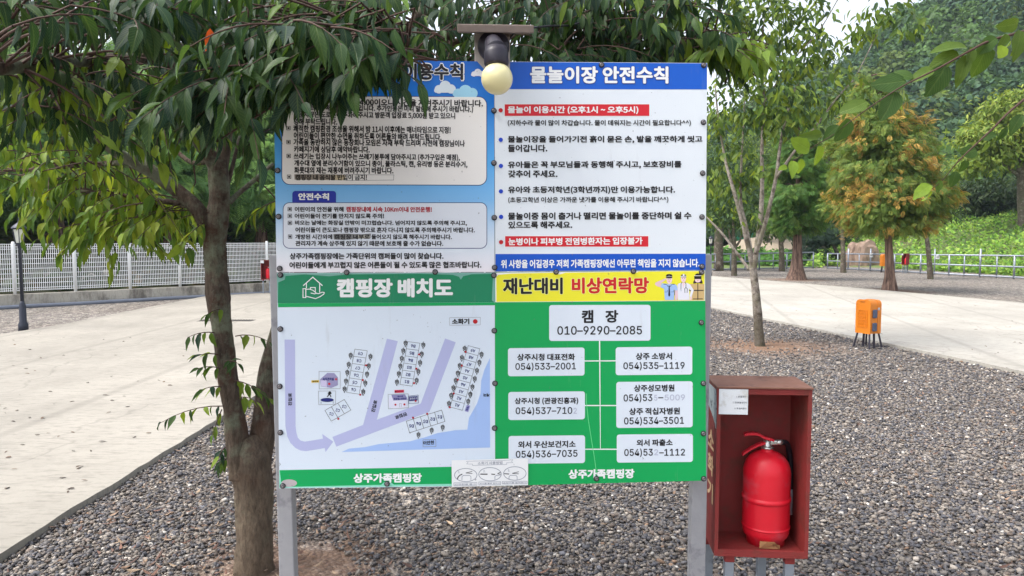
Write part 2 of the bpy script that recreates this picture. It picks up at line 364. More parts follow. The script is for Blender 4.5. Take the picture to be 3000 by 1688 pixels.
# ------------------------------------------------------------------ loose stones lying near the board (real geometry), litter
def ico(sub=1):
    bm = bmesh.new(); bmesh.ops.create_icosphere(bm, subdivisions=sub, radius=1.0); bm.verts.index_update()
    V = np.array([v.co[:] for v in bm.verts], np.float32); Fc = np.array([[v.index for v in f.verts] for f in bm.faces], np.int32); bm.free(); return V, Fc
def stones():
    V, Fc = ico(1); P = []
    def zone(y0, y1, den):
        n = int((y1 - y0) * (2 * 0.72 * y1 + 0.6) * den); y = rng.uniform(y0, y1, n); x = rng.uniform(-0.72 * y1 - .3, 0.72 * y1 + .3, n)
        k = (np.abs(x) < 0.70 * y + 0.25) & (x > -2.47)
        ex = N1.x + (y - N1.y) * (N2.x - N1.x) / (N2.y - N1.y); k &= x < ex - 0.02; k &= np.hypot((x - 3.9) * .6, y - 10.6) > rng.random(n) ** .5 * .95; k &= (y < 12) | ((x > .5) & (x < 5.2))
        d = np.hypot(x + 1.05, y - 3.35); k &= (d > 0.3) & (rng.random(n) < np.clip((d - .2) / .5, .25, 1))
        pt = np.sin(x * 1.7 + 2) * np.cos(y * 1.3) + 0.6 * np.sin(x * 3.1 + y * 2.2); k &= ~((pt > 0.95) & (rng.random(n) < .55))
        return np.stack([x[k], y[k]], 1)
    P = np.concatenate([zone(2.6, 4.2, 4900), zone(4.2, 6.0, 3900), zone(6.0, 8.5, 2500), zone(8.5, 12.0, 1200), zone(12.0, 19.0, 560)])
    n = len(P); r = np.exp(rng.normal(math.log(.0088), .30, n)); r = np.clip(r, .0045, .019) * (1 + .045 * np.clip(P[:, 1] - 5, 0, 14))
    sc = np.stack([r * rng.uniform(.9, 1.35, n), r * rng.uniform(.75, 1.05, n), r * rng.uniform(.42, .75, n)], 1)
    a = rng.uniform(0, 2 * math.pi, n); t1 = rng.normal(0, .28, n); t2 = rng.normal(0, .28, n)
    X = np.stack([np.cos(a), np.sin(a), t1], 1); X = unit(X); Z = unit(np.stack([-t1 * np.cos(a) + t2 * np.sin(a), -t1 * np.sin(a) - t2 * np.cos(a), np.ones(n)], 1)); Y = np.cross(Z, X)
    M = np.stack([X, Y, Z], 2); lump = 1 + 0.21 * rng.standard_normal((n, len(V), 1)).clip(-2, 2)
    W = np.einsum('nij,nvj->nvi', M, V[None] * lump * sc[:, None, :]); W[:, :, :2] += P[:, None, :]; W[:, :, 2] += (sc[:, 2] * .55 + rng.uniform(0, .012, n))[:, None]
    pal = np.array([S(84, 82, 86), S(98, 96, 98), S(112, 108, 107), S(124, 117, 112), S(138, 129, 120), S(112, 100, 92), S(152, 143, 133), S(94, 94, 100)], np.float32)
    c = pal[rng.integers(0, len(pal), n)] * (1 + .14 * rng.standard_normal((n, 1)))
    wq = rng.random(n); c[wq < .016] = S(200, 195, 188); c[(wq > .03) & (wq < .042)] = S(146, 120, 100); c = np.clip(c * np.where(rng.random((n, 1)) < .12, 1.15, .74), .02, .75)
    k = len(V); FF = (Fc[None] + (np.arange(n) * k)[:, None, None]).reshape(-1, 3)
    m, nd_, p = newmat('pebble'); at_ = nd_('Attribute', attribute_name='Col'); nd_.l(at_.outputs[0], p.inputs['Base Color']); p.inputs['Roughness'].default_value = .7; p.inputs['Specular IOR Level'].default_value = .35
    tag(np_mesh('gravel', W.reshape(-1, 3), FF, m, None, np.repeat(c, k, 0), None, False), 'grey and brown pebbles covering the ground around the board', 'gravel', kind='stuff')
stones()
def litter():
    n = 1100; y = 2.7 + 6.5 * rng.random(n) ** 1.5; x = rng.uniform(-1, 1, n) * .7 * y; near = rng.random(n) < .5
    x[near] = -1.2 + rng.normal(0, .55, near.sum()); y[near] = 3.5 + rng.normal(0, .75, near.sum()); k = (x > -2.45) & (y > 2.6) & (x < 5.0); x, y = x[k], y[k]; n = len(x)
    P = np.stack([x, y, rng.uniform(.018, .04, n)], 1); a = rng.uniform(0, 6.28, n); D = np.stack([np.cos(a), np.sin(a), rng.normal(0, .15, n)], 1)
    NR = np.stack([rng.normal(0, .3, n), rng.normal(0, .3, n), np.ones(n)], 1)
    c = palette(n, [S(98, 70, 58), S(112, 84, 70), S(84, 62, 54), S(134, 112, 92), S(150, 130, 108)], .2)
    m, nd_, p = newmat('dry_leaf'); at_ = nd_('Attribute', attribute_name='Col'); nd_.l(at_.outputs[0], p.inputs['Base Color']); p.inputs['Roughness'].default_value = .8
    V, Fc, U = LEAF_MID; V = V.copy(); V[:, 1] *= .8; V[:, 2] *= -1.2
    tag(cloud('fallen_leaves', P, D, NR, rng.uniform(.02, .06, n), c, m, (V, Fc, U)), 'dry brown leaves and twigs scattered over the pebbles', 'leaf litter', kind='stuff')
litter()
def road_litter():
    Pq = [ground(rnd.uniform(0, 560), rnd.uniform(960, 1500), .056) for i in range(70)] + [ground(rnd.uniform(2150, 3000), rnd.uniform(860, 1080), .052) for i in range(60)] + [ground(222, 1370, .058)]
    Pq = [q for q in Pq if q.x < -2.6 or q.x > 5.4 or q.y > 13]; n = len(Pq); a = rng.uniform(0, 6.28, n)
    tag(cloud('fallen_leaves', [q[:] for q in Pq], np.stack([np.cos(a), np.sin(a), rng.normal(0, .1, n)], 1), np.stack([rng.normal(0, .2, n), rng.normal(0, .2, n), np.ones(n)], 1), rng.uniform(.025, .07, n), palette(n, [S(82, 66, 54), S(104, 84, 66), S(60, 50, 44)], .2), bpy.data.materials['dry_leaf'], LEAF_MID), 'few dark dry leaves lying on the pale concrete roads', 'leaf litter', kind='stuff')
road_litter()
# ------------------------------------------------------------------ the information board
ZF = {'z1': (780, 160, 680 / 2463), 'za': (1000, 900, 460 / 2564), 'zb': (900, 1060, 560 / 2576), 'zp': (1900, 800, 180 / 2576), 'zn': (1300, 1330, 260 / 2576), 'px': (0, 0, 1)}
for k_, oy_, ox_ in (('z2', 500, 780), ('z3', 160, 1420), ('z4', 480, 1420), ('z5', 780, 780), ('z6', 1100, 780), ('z7', 780, 1420), ('z8', 1100, 1420)): ZF[k_] = (ox_, oy_, 680 / 2576)
def Z(f, x, y): ox, oy, s_ = ZF[f]; return (ox + x * s_, oy + y * s_)
BC = at(1445, 797, 2.40); by, bt = R(2.7), R(2.4)
BU = Vector((math.cos(by), math.sin(by), 0.003)).normalized(); BV = Vector((0, math.sin(bt), math.cos(bt))); BV = (BV - BU * BV.dot(BU)).normalized(); BN = BU.cross(BV)
if BN.y > 0: BN = -BN
def bp(px, py, mm=0.0):                                     # a point on the board's face, mm in front of it
    d = ray(px, py); t = (BC - CAM).dot(BN) / d.dot(BN); return CAM + d * t + BN * (mm / 1000)
_tc = {}
FD = bpy.utils.system_resource('DATAFILES', path='fonts')                    # Blender's own bundled typefaces
def typeface(n):
    try: return bpy.data.fonts.load(FD + '/' + n)
    except Exception: return None
F_KO, F_EN = typeface('Noto Sans CJK Regular.woff2'), typeface('Inter.woff2')
def glyphs(s, bold):
    key = (s, bold)
    if key not in _tc:
        cu = bpy.data.curves.new('t', 'FONT'); cu.body = s; cu.size = 1; 
        ft_ = F_KO if any(ord(q) > 0x2fff for q in s) else F_EN
        if ft_: cu.font = ft_
        cu.resolution_u = 3
        o = bpy.data.objects.new('t', cu); COL.objects.link(o); dg = bpy.context.evaluated_depsgraph_get(); oe = o.evaluated_get(dg); me = oe.to_mesh()
        V = np.array([v.co[:2] for v in me.vertices], np.float64).reshape(-1, 2); Fc = [tuple(f.vertices) for f in me.polygons]; oe.to_mesh_clear()
        bpy.data.objects.remove(o); bpy.data.curves.remove(cu)
        e = .004 if bold < .005 else .010 if bold < .017 else .013 if bold < .025 else .017 if bold < .036 else .014 if bold < .058 else .026    # weight: the outline repeated round a small circle
        n0 = len(V); V = np.concatenate([V + np.array((e * math.cos(R(60 * i)), e * math.sin(R(60 * i)))) for i in range(6)]); Fc = [tuple(i + n0 * j for i in f) for j in range(6) for f in Fc]
        lo, hi = V.min(0), V.max(0); _tc[key] = ((V - lo) / np.maximum(1e-6, hi - lo), Fc)
    return _tc[key]
class Art:                                                  # flat print: polygons, strokes and lettering lying on the board's face
    def __init__(s, mm): s.mm = mm; s.v = []; s.f = []; s.m = []; s.mats = []; s.z = 0
    def ink(s, mat, z=0.0):
        if mat not in s.mats: s.mats.append(mat)
        s.k = s.mats.index(mat); s.z = z; return s
    def raw(s, pts, fs, rep=1):
        b = len(s.v); n0 = max(1, len(pts) // rep); s.v += [bp(x, y, s.mm + s.z + .022 * (i // n0)) for i, (x, y) in enumerate(pts)]
        for f in fs: s.f.append([b + i for i in f]); s.m.append(s.k)
    def poly(s, pts, f='px'):
        pts = [Z(f, *p) for p in pts]; s.raw(pts, tessellate_polygon([[Vector((x, y, 0)) for x, y in pts]])); return s
    def rrect(s, x0, y0, x1, y1, r, f='px', dy=0.0, corners=(1, 1, 1, 1)):
        s.poly(rr(x0, y0, x1, y1, r, dy, corners), f); return s
    def stroke(s, pts, w_, f='px', closed=False):
        P = [Vector(Z(f, *p)) for p in pts]; w_ = w_ * ZF[f][2] / 2
        n = len(P); L = []; Rr = []
        for i in range(n):
            a = P[(i - 1) % n] if (closed or i > 0) else P[i]; b = P[(i + 1) % n] if (closed or i < n - 1) else P[i]
            d1 = (P[i] - a); d2 = (b - P[i]); d1 = d1.normalized() if d1.length > 1e-9 else d2.normalized(); d2 = d2.normalized() if d2.length > 1e-9 else d1
            t = (d1 + d2); t = t.normalized() if t.length > 1e-6 else d1; nn = Vector((-t.y, t.x)); kk = min(2.0, 1 / max(.3, nn.dot(Vector((-d1.y, d1.x)))))
            L.append(P[i] + nn * w_ * kk); Rr.append(P[i] - nn * w_ * kk)
        fs = [(i, (i + 1) % n, n + (i + 1) % n, n + i) for i in range(n if closed else n - 1)]
        s.raw([(q.x, q.y) for q in L + Rr], fs); return s
    def disc(s, x, y, rx, f='px', ry=None, n=20):
        ry = ry or rx; return s.poly([(x + rx * math.cos(2 * math.pi * i / n), y + ry * math.sin(2 * math.pi * i / n)) for i in range(n)], f)
    def text(s, t, x0, y0, x1, y1, h, f, bold=0.012):
        U, fs = glyphs(t, bold); pts = [Z(f, x0 + (x1 - x0) * u, (y0 + (y1 - y0) * u) + h * (.5 - v)) for u, v in U]; s.raw(pts, fs, 6); return s
    def rtext(s, t, cx, cy, w_, h, ang, f, bold=0.02):
        U, fs = glyphs(t, bold); c_, s_ = math.cos(R(ang)), math.sin(R(ang)); pts = []
        for u, v in U: x, y = (u - .5) * w_, (.5 - v) * h; pts.append(Z(f, cx + x * c_ - y * s_, cy + x * s_ + y * c_))
        s.raw(pts, fs, 6); return s
    def build(s, name, parent):
        b = BASE[parent]; me = bpy.data.meshes.new(name); me.from_pydata([v - b for v in s.v], [], s.f); me.polygons.foreach_set('material_index', s.m); me.update()
        o = link(name, me, s.mats, parent); BASE[o] = b; return o
def rr(x0, y0, x1, y1, r, dy=0.0, corners=(1, 1, 1, 1)):
    P = []
    for i, (cx, cy, a0) in enumerate(((x0 + r, y0 + r, 180), (x1 - r, y0 + r, 270), (x1 - r, y1 - r, 0), (x0 + r, y1 - r, 90))):
        if corners[i]: P += [(cx + r * math.cos(R(a0 + 90 * j / 6)), cy + r * math.sin(R(a0 + 90 * j / 6))) for j in range(7)]
        else: P.append(((x0, y0), (x1, y0), (x1, y1), (x0, y1))[i])
    return [(x, y + dy * (x - x0) / (x1 - x0)) for x, y in P]
_mc = {}
def ink(r, g, b, k=1.12, rough=.42, specks=True):
    key = (r, g, b, k, specks)
    if key not in _mc:
        m, n, p = newmat('print_%02x%02x%02x' % (r, g, b)); v = n.coord(); c = K(S(r, g, b), k)
        a = n.mix(n.noise(v, 3.5, 4), K(c, .95), K(c, 1.04))
        if specks:
            a = n.mix(n.ramp(n.noise(v, 95, 2, .5), [(0.735, 0), (0.76, 0.55)]), a, (0.12, 0.12, 0.13))
            a = n.mix(n.ramp(n.noise(n.coord((9, 9, 1.2)), 2.6, 5, .7), [(0.62, 0), (0.78, 0.22)]), a, (0.30, 0.29, 0.27))
        n.l(a, p.inputs['Base Color']); p.inputs['Roughness'].default_value = rough; p.inputs['Specular IOR Level'].default_value = .35
        _mc[key] = m
    return _mc[key]
I_black = ink(22, 20, 24, 1, specks=False); I_white = ink(236, 238, 242, 1, specks=False); I_navy = ink(26, 36, 110, 1, specks=False); I_red = ink(186, 22, 34, 1, specks=False)
I_grey = ink(140, 140, 146, 1, specks=False); I_faint = ink(182, 186, 204, 1, specks=False)
zTL, zTM, zTR = (801, 173), (1448, 180.5), (2072, 185)
def gradient_mat():
    m, n, p = newmat('print_sky_gradient'); v = n.coord(); sx = n('SeparateXYZ'); n.l(v, sx.inputs[0]); mr = n('MapRange')
    z0, z1 = bp(1120, 797).z, bp(1120, 176).z; n.l(sx.outputs[2], mr.inputs[0]); mr.inputs[1].default_value = z0 - BB.z; mr.inputs[2].default_value = z1 - BB.z
    k = 1.12
    a = n.ramp(mr.outputs[0], [(0.0, K(S(228, 220, 226), k)), (0.12, K(S(206, 216, 234), k)), (0.34, K(S(120, 176, 222), k)), (0.52, K(S(80, 160, 222), k)), (0.80, K(S(24, 112, 198), k)), (1.0, K(S(8, 90, 182), k))])
    a = n.mix(n.ramp(n.noise(v, 95, 2, .5), [(0.735, 0), (0.76, 0.5)]), a, (0.12, 0.12, 0.13))
    n.l(a, p.inputs['Base Color']); p.inputs['Roughness'].default_value = .4; p.inputs['Specular IOR Level'].default_value = .35; return m
BB = Vector((BC.x, BC.y, 0)); M_galv = simple('galvanised_steel', S(158, 158, 162), .55, .3, .16, 14, .15, 40, dirt=S(104, 104, 112), ds=7)
M_edge = simple('panel_edge', S(200, 204, 206), .5, .3); M_screw = simple('screw_steel', S(120, 116, 118), .35, .8, .2); M_washer = simple('black_washer', S(40, 40, 46), .6)
board = thing('information_board', BB, 'large rules and map board of four printed panels on steel posts under the tree', 'notice board')
def panel(quad, mats, label, mm=0.0, th=2.5, inset=None):
    m_ = MB(); fr = [bp(x, y, mm) for x, y in quad]; bk = [p_ - BN * (th / 1000) for p_ in fr]
    m_.add(fr + bk, [(0, 1, 2, 3)]); m_.k = 1; m_.add(fr + bk, [(4, 7, 6, 5), (0, 4, 5, 1), (1, 5, 6, 2), (2, 6, 7, 3), (3, 7, 4, 0)])
    o = m_.build('sign_panel', mats, board); o['label'] = label; return o
def screws(par, pts):
    for x, y in pts:
        m_ = MB(); Mx = Matrix((BU, BV, BN)).transposed() if BU.cross(BV).dot(BN) > 0 else Matrix((BV, BU, BN)).transposed()
        m_.k = 0; m_.lathe([(.0, .0), (.0092, .0), (.0092, .0016), (.0075, .0026), (.0, .0026)], bp(x, y, 2.0), 16, Mx)
        m_.k = 1; m_.lathe([(.0066, .0), (.0064, .0018), (.0050, .0034), (.0030, .0036), (.0026, .0022), (.0, .0022)], bp(x, y, 4.4), 14, Mx)
        m_.build('screw', [M_washer, M_screw], par)
B_ = 0.014
# ---- rules panel, upper left
pa = panel([zTL, (1447.5, 180.5), (1449, 797), (810, 797)], [gradient_mat(), M_edge], 'sky blue rules panel with two pale text boxes')
I_cream = ink(226, 221, 218); I_boxgrey = ink(208, 213, 222)
b1 = Art(0.5); b1.ink(I_navy); b1.rrect(163, 437, 2343, 1383, 88, 'z1', 8); b1.ink(I_cream, .4); b1.rrect(170, 444, 2336, 1376, 82, 'z1', 8); b1.build('text_box', pa)
b2 = Art(0.5); b2.ink(I_navy); b2.rrect(185, 353, 2452, 866, 72, 'z2'); b2.ink(I_boxgrey, .4); b2.rrect(192, 360, 2445, 859, 66, 'z2'); b2.build('text_box', pa)
tb = Art(0.6); tb.ink(ink(32, 46, 150)); tb.rrect(290, 226, 775, 354, 34, 'z2', 0, (1, 1, 0, 0)); tb.ink(I_white, .5); tb.text('안전수칙', 355, 288, 698, 290, 80, 'z2', .03); tb.build('tab', pa)
def cloudlet(c, x, y, w_, h, col):
    cl = Art(0.6); cl.ink(col, c); r_ = h * .5
    cl.disc(x - w_ * .28, y - h * .28, w_ * .2, 'px'); cl.ink(col, c + .02); cl.disc(x + w_ * .02, y - h * .52, w_ * .27, 'px'); cl.ink(col, c + .04); cl.disc(x + w_ * .3, y - h * .3, w_ * .22, 'px'); cl.ink(col, c + .06); cl.rrect(x - w_ * .5, y - h * .36, x + w_ * .5, y, h * .17); cl.build('cloud_print', pa)
cloudlet(0, 1399, 223, 38, 21, ink(214, 214, 220)); cloudlet(.1, 1303, 272, 62, 36, ink(206, 216, 230)); cloudlet(.2, 1362, 281, 72, 24, ink(150, 200, 236))
t = Art(1.3); t.ink(I_white); t.text('이용수칙', 1445, 182, 2103, 184, 200, 'z1', .075); t.ink(I_black, .5); t.text('이용수칙', 1458, 182, 2090, 184, 176, 'z1', .045)
for s_, q in (('입장시간은 당일 오후 4:00이오니 시간을 지켜주시기 바랍니다.', (290, 500, 2300, 520, 75)), ('(1사이트, 1가족, 1차량 원칙입니다. 추가인원은 미리 말씀해 주시기 바랍니다.)', (290, 565, 2195, 587, 75)),
              ('방문차량은 도로변에 주차해주시고 방문객 입장료 5,000원 받고 있으니', (295, 640, 2005, 655, 75)), ('양해 부탁드립니다.', (295, 712, 755, 715, 72)), ('쾌적한 캠핑환경 조성을 위해서 밤 11시 이후에는 매너타임으로 지정!', (288, 785, 1957, 803, 75)),
              ('어린이들이 편안한 수면을 취하도록 어른들의 배려 부탁드립니다.', (293, 860, 1860, 878, 75)), ('가족을 동반하지 않은 동창회나 모임은 자재 부탁 드리며 사전에 캠장님이나', (290, 930, 2108, 945, 72)), ('카페지기에 상담후 예약바랍니다.', (295, 1005, 1098, 1010, 72)),
              ('쓰레기는 입장시 나누어주는 쓰레기봉투에 담아주시고 (추가구입은 매점),', (293, 1083, 2055, 1097, 75)), ('개수대 옆에 분리수거함이 있으니 종이, 플라스틱, 캔, 유리병 등은 분리수거,', (298, 1155, 2135, 1170, 75)), ('화롯대의 재는 재통에 버려주시기 바랍니다.', (298, 1228, 1350, 1232, 72))): t.text(s_, *q, 'z1', B_ + .006)
for x, y in ((237, 782), (238, 930), (240, 1077), (244, 1298), (237, 500)):
    t.ink(I_black, .5); t.stroke([(x - 19, y - 19), (x + 19, y - 19), (x + 19, y + 19), (x - 19, y + 19)], 5, 'z1', True); t.poly([(x - 10, y - 10), (x + 10, y - 10), (x + 10, y + 10), (x - 10, y + 10)], 'z1')
t.ink(ink(150, 140, 128, 1), -.2); t.poly([(300, 1272), (560, 1270), (828, 1276), (832, 1334), (640, 1332), (302, 1328)], 'z1'); t.ink(ink(196, 182, 150, 1), -.15); t.poly([(705, 1285), (830, 1282), (850, 1320), (800, 1336), (720, 1330)], 'z1'); t.ink(I_grey, -.1); t.stroke([(830, 1275), (1355, 1278), (1352, 1332), (850, 1338)], 4, 'z1')
t.ink(I_black, .5); t.text('캠핑장 내 음식물 반입이 금지!', 312, 1303, 1070, 1303, 64, 'z1', B_)
t.ink(ink(128, 128, 128, 1), -.2); t.poly([(745, 705), (900, 700), (1040, 708), (1162, 700), (1158, 752), (1000, 758), (870, 770), (750, 766)], 'z2'); t.ink(ink(176, 174, 164, 1), -.1); t.poly([(1005, 712), (1150, 722), (1148, 750), (1010, 752)], 'z2')
t.ink(I_black, .5)
for s_, q in (('어린이의 안전을 위해', (317, 430, 860, 430, 57)), ('어린이들이 전기를 만지지 않도록 주의!', (317, 505, 1308, 505, 57)), ('비오는 날에는 화장실 안밖이 미끄럽습니다. 넘어지지 않도록 주의해 주시고,', (320, 582, 2228, 585, 60)), ('어린이들이 큰도로나 캠핑장 밖으로 혼자 다니지 않도록 주의해주시기 바랍니다.', (325, 658, 2315, 660, 60)),
              ('개방된 시간외에', (322, 735, 735, 735, 57)), ('캠핑장 내부로', (757, 735, 1150, 735, 57)), ('들어오지 않도록 해주시기 바랍니다.', (1168, 735, 2060, 737, 57)), ('관리자가 계속 상주해 있지 않기 때문에 보호해 줄 수가 없습니다.', (325, 808, 1965, 810, 60)),
              ('상주가족캠핑장에는 가족단위의 캠퍼들이 많이 찾습니다.', (262, 950, 1968, 948, 72)), ('어린이들에게 부끄럽지 않은 어른들이 될 수 있도록 많은 협조바랍니다.', (258, 1050, 2388, 1045, 74))): t.text(s_, *q, 'z2', B_ + .006)
for x, y in ((262, 428), (263, 504), (264, 581), (266, 733)):
    t.stroke([(x - 20, y - 20), (x + 20, y - 20), (x + 20, y + 20), (x - 20, y + 20)], 5, 'z2', True); t.poly([(x - 11, y - 11), (x + 11, y - 11), (x + 11, y + 11), (x - 11, y + 11)], 'z2')
t.ink(ink(176, 20, 40, 1, specks=False), .5); t.text('캠핑장내에 시속 10Km이내 안전운행!', 888, 430, 1838, 433, 60, 'z2', B_ + .006); t.build('lettering', pa)
screws(pa, [(811, 328), (814, 500), (817, 635), (820, 787), (1167, 186), (1447, 325), (1447, 478), (1448, 638), (1449, 784)])
# ---- water play panel, upper right
pb = panel([(1448.5, 180.5), zTR, (2067, 791.5), (1451, 796)], [ink(212, 218, 228), M_edge], 'white water play safety panel with blue title bar', .25)
h_ = Art(0.6); h_.ink(ink(6, 84, 186)); h_.poly([(1449, 181.5), (2071, 186), (2071, 262.5), (1449, 261.5)]); h_.build('title_bar', pb)
h_ = Art(0.6); h_.ink(ink(4, 78, 184)); h_.poly([(120, 1002), (2452, 998), (2450, 1178), (120, 1194)], 'z4'); h_.ink(I_white, .5); h_.text('위 사항을 어길경우 저희 가족캠핑장에선 아무런 책임을 지지 않습니다.', 180, 1112, 2385, 1100, 95, 'z4', .02); h_.build('footer_bar', pb)
for f, q, s_, tq in (('z3', (222, 553, 1826, 682), '물놀이 이용시간 (오후1시 ~ 오후5시)', (255, 618, 1705, 618, 88)), ('z4', (227, 804, 1815, 920), '눈병이나 피부병 전염병환자는 입장불가', (262, 865, 1752, 855, 82))):
    h_ = Art(0.6); h_.ink(I_white); h_.poly([(q[0] - 7, q[1] - 7), (q[2] + 7, q[1] - 7), (q[2] + 7, q[3] + 7), (q[0] - 7, q[3] + 7)], f); h_.ink(ink(196, 26, 40), .3); h_.poly([(q[0], q[1]), (q[2], q[1]), (q[2], q[3]), (q[0], q[3])], f); h_.ink(I_white, .7); h_.text(s_, *tq, f, .024); h_.build('red_label', pb)
t = Art(1.3); t.ink(ink(20, 50, 130, 1, specks=False)); t.text('물놀이장 안전수칙', 494, 228, 2046, 230, 206, 'z3', .075); t.ink(I_white, .5); t.text('물놀이장 안전수칙', 502, 226, 2038, 228, 192, 'z3', .055); t.ink(I_black, .5)
for f, s_, q in (('z3', '(지하수라 물이 많이 차갑습니다. 물이 데워지는 시간이 필요합니다^^)', (255, 763, 2287, 762, 72)), ('z3', '물놀이장을 들어가기전 흙이 묻은 손, 발을 깨끗하게 씻고', (255, 945, 2415, 942, 84)), ('z3', '들어갑니다.', (257, 1042, 695, 1042, 82)), ('z3', '유아들은 꼭 부모님들과 동행해 주시고, 보호장비를', (257, 1228, 2183, 1222, 84)),
              ('z4', '갖추어 주세요.', (260, 113, 808, 113, 82)), ('z4', '유아와 초등저학년(3학년까지)만 이용가능합니다.', (258, 293, 2112, 292, 87)), ('z4', '(초등고학년 이상은 가까운 냇가를 이용해 주시기 바랍니다^^)', (260, 405, 2037, 400, 70)), ('z4', '물놀이중 몸이 춥거나 떨리면 물놀이를 중단하며 쉴 수', (258, 582, 2293, 575, 82)), ('z4', '있으도록 해주세요.', (262, 680, 972, 678, 80))):
    t.text(s_, *q, f, .018 if q[4] > 75 else .012)
t.ink(ink(14, 62, 190, 1, specks=False), .5)
for f, x, y in (('z3', 178, 947), ('z3', 180, 1237), ('z4', 180, 307), ('z4', 182, 590)): t.disc(x, y, 24, f)
t.ink(I_red, .5); t.disc(177, 620, 24, 'z3'); t.disc(182, 870, 24, 'z4'); t.build('lettering', pb)
screws(pb, [(1762, 191), (2061, 192), (2060, 359), (2058, 508), (2056, 636), (2056, 781)])
# ---- map panel, lower left
pc = panel([(811.5, 799.5), (1449.5, 798.5), (1450.5, 1424), (818.5, 1431)], [ink(202, 212, 234), M_edge], 'green and white campsite map panel', .4)
I_green = ink(0, 152, 82); I_peel = ink(110, 160, 148)
h_ = Art(.7); h_.ink(I_peel, -.1); h_.poly([(118, 78), (2536, 72), (2540, 400), (126, 408)], 'z5'); h_.ink(ink(16, 122, 84)); h_.poly([(205, 150), (215, 108), (420, 92), (700, 112), (900, 92), (1700, 84), (2070, 96), (2140, 118), (2160, 150), (2185, 112), (2280, 90), (2500, 86), (2515, 120), (2505, 380), (2535, 402), (130, 410), (134, 180), (170, 165)], 'z5')
h_.ink(I_green); h_.poly([(130, 411), (2536, 403), (2538, 434), (132, 456)], 'z5')
h_.ink(I_white, .5)
h_.stroke([(411, 217), (518, 122), (626, 217)], 10, 'z5'); h_.stroke([(447, 190), (447, 245)], 10, 'z5'); h_.stroke([(594, 190), (594, 292)], 10, 'z5'); h_.stroke([(492, 258), (492, 237), (545, 237), (545, 285)], 9, 'z5')
h_.stroke([(409, 250), (440, 250), (440, 348), (409, 348)], 9, 'z5', True); h_.stroke([(445, 258), (480, 254), (520, 268), (555, 298), (540, 308), (495, 298)], 9, 'z5'); h_.stroke([(555, 302), (585, 305), (622, 288), (645, 292), (640, 310), (600, 338), (548, 360), (490, 345), (445, 335)], 9, 'z5')
h_.text('캠핑장 배치도', 782, 242, 2073, 240, 212, 'z5', .03); h_.build('title_bar', pc)
h_ = Art(.7); h_.ink(ink(130, 205, 180), -.1); h_.poly([(146, 1050), (2536, 1004), (2540, 1222), (146, 1248)], 'z6'); h_.ink(I_green); h_.poly([(150, 1052), (2536, 1004), (2536, 1196), (1420, 1212), (1370, 1180), (1310, 1182), (1275, 1214), (240, 1236), (205, 1190), (165, 1180)], 'z6')
h_.ink(ink(178, 170, 172, 1), .1); h_.disc(255, 1195, 88, 'z6', 42); h_.ink(I_white, .5); h_.text('상주가족캠핑장', 968, 1140, 1728, 1135, 105, 'z6', .03); h_.build('footer_bar', pc)
rd = Art(.7); rd.ink(ink(168, 172, 208))
rd.poly([(204, -397), (320, -397), (325, 560), (334, 630), (350, 690), (380, 722), (430, 735), (630, 702), (622, 650), (745, 735), (658, 850), (650, 806), (440, 840), (380, 832), (325, 805), (270, 750), (235, 680), (214, 560)], 'z6')
rd.poly([(735, 683), (1075, 550), (1340, -407), (1460, -380), (1227, 492), (1715, 312), (1985, -410), (2103, -368), (1812, 402), (778, 790)], 'z6')
rd.ink(ink(152, 178, 224)); rd.poly([(835, 850), (920, 812), (1100, 795), (1250, 762), (1600, 730), (1750, 690), (1900, 640), (2100, 608), (2232, 602), (2250, 470), (2290, 400), (2340, 310), (2378, 200), (2385, 60), (2420, -60), (2483, -195), (2485, 800), (1500, 830)], 'z6'); rd.build('map_print', pc)
mp_ = Art(1.3)
def strip(A_, Bq, C_, D_, names, f, along='v', ang=180, sz=(60, 34)):
    n = len(names); A_, Bq, C_, D_ = map(Vector, (A_, Bq, C_, D_)); mp_.ink(I_black)
    mp_.stroke([A_, Bq, C_, D_], 5, f, True)
    for i, nm in enumerate(names):
        u0, u1 = i / n, (i + 1) / n
        P0, P1 = (A_.lerp(D_, u1), Bq.lerp(C_, u1)) if along == 'v' else (A_.lerp(Bq, u1), D_.lerp(C_, u1))
        mp_.ink(I_black)
        if i < n - 1: mp_.stroke([P0, P1], 5, f)
        um = (u0 + u1) / 2; c_ = (A_.lerp(D_, um) + Bq.lerp(C_, um)) / 2 if along == 'v' else (A_.lerp(Bq, um) + D_.lerp(C_, um)) / 2
        mp_.ink(I_navy, .2); mp_.rtext(nm, c_.x, c_.y, sz[0], sz[1], ang, f, .03)
strip((222, 684), (424, 712), (292, 1422), (88, 1390), ['C9', 'C8', 'C7', 'C6', 'C5', 'C4'], 'za', 'v', 188, (76, 50))
strip((1084, 562), (1284, 588), (1158, 1290), (958, 1262), ['B6', 'B5', 'B4', 'B3', 'B2', 'B1'], 'za', 'v', 188, (74, 50))
strip((2072, 628), (2262, 680), (1977, 1684), (1775, 1630), ['A9', 'A8', 'A7', 'A6', 'A5', 'A4', 'A3', 'A2', 'A1'], 'za', 'v', 195, (74, 50))
strip((240, 655), (500, 508), (590, 650), (325, 800), ['C1', 'C2', 'C3'], 'zb', 'h', 192, (58, 42))
strip((1335, 800), (1812, 650), (1856, 804), (1380, 957), ['D5', 'D4', 'D3', 'D2', 'D1'], 'zb', 'h', 184, (62, 44))
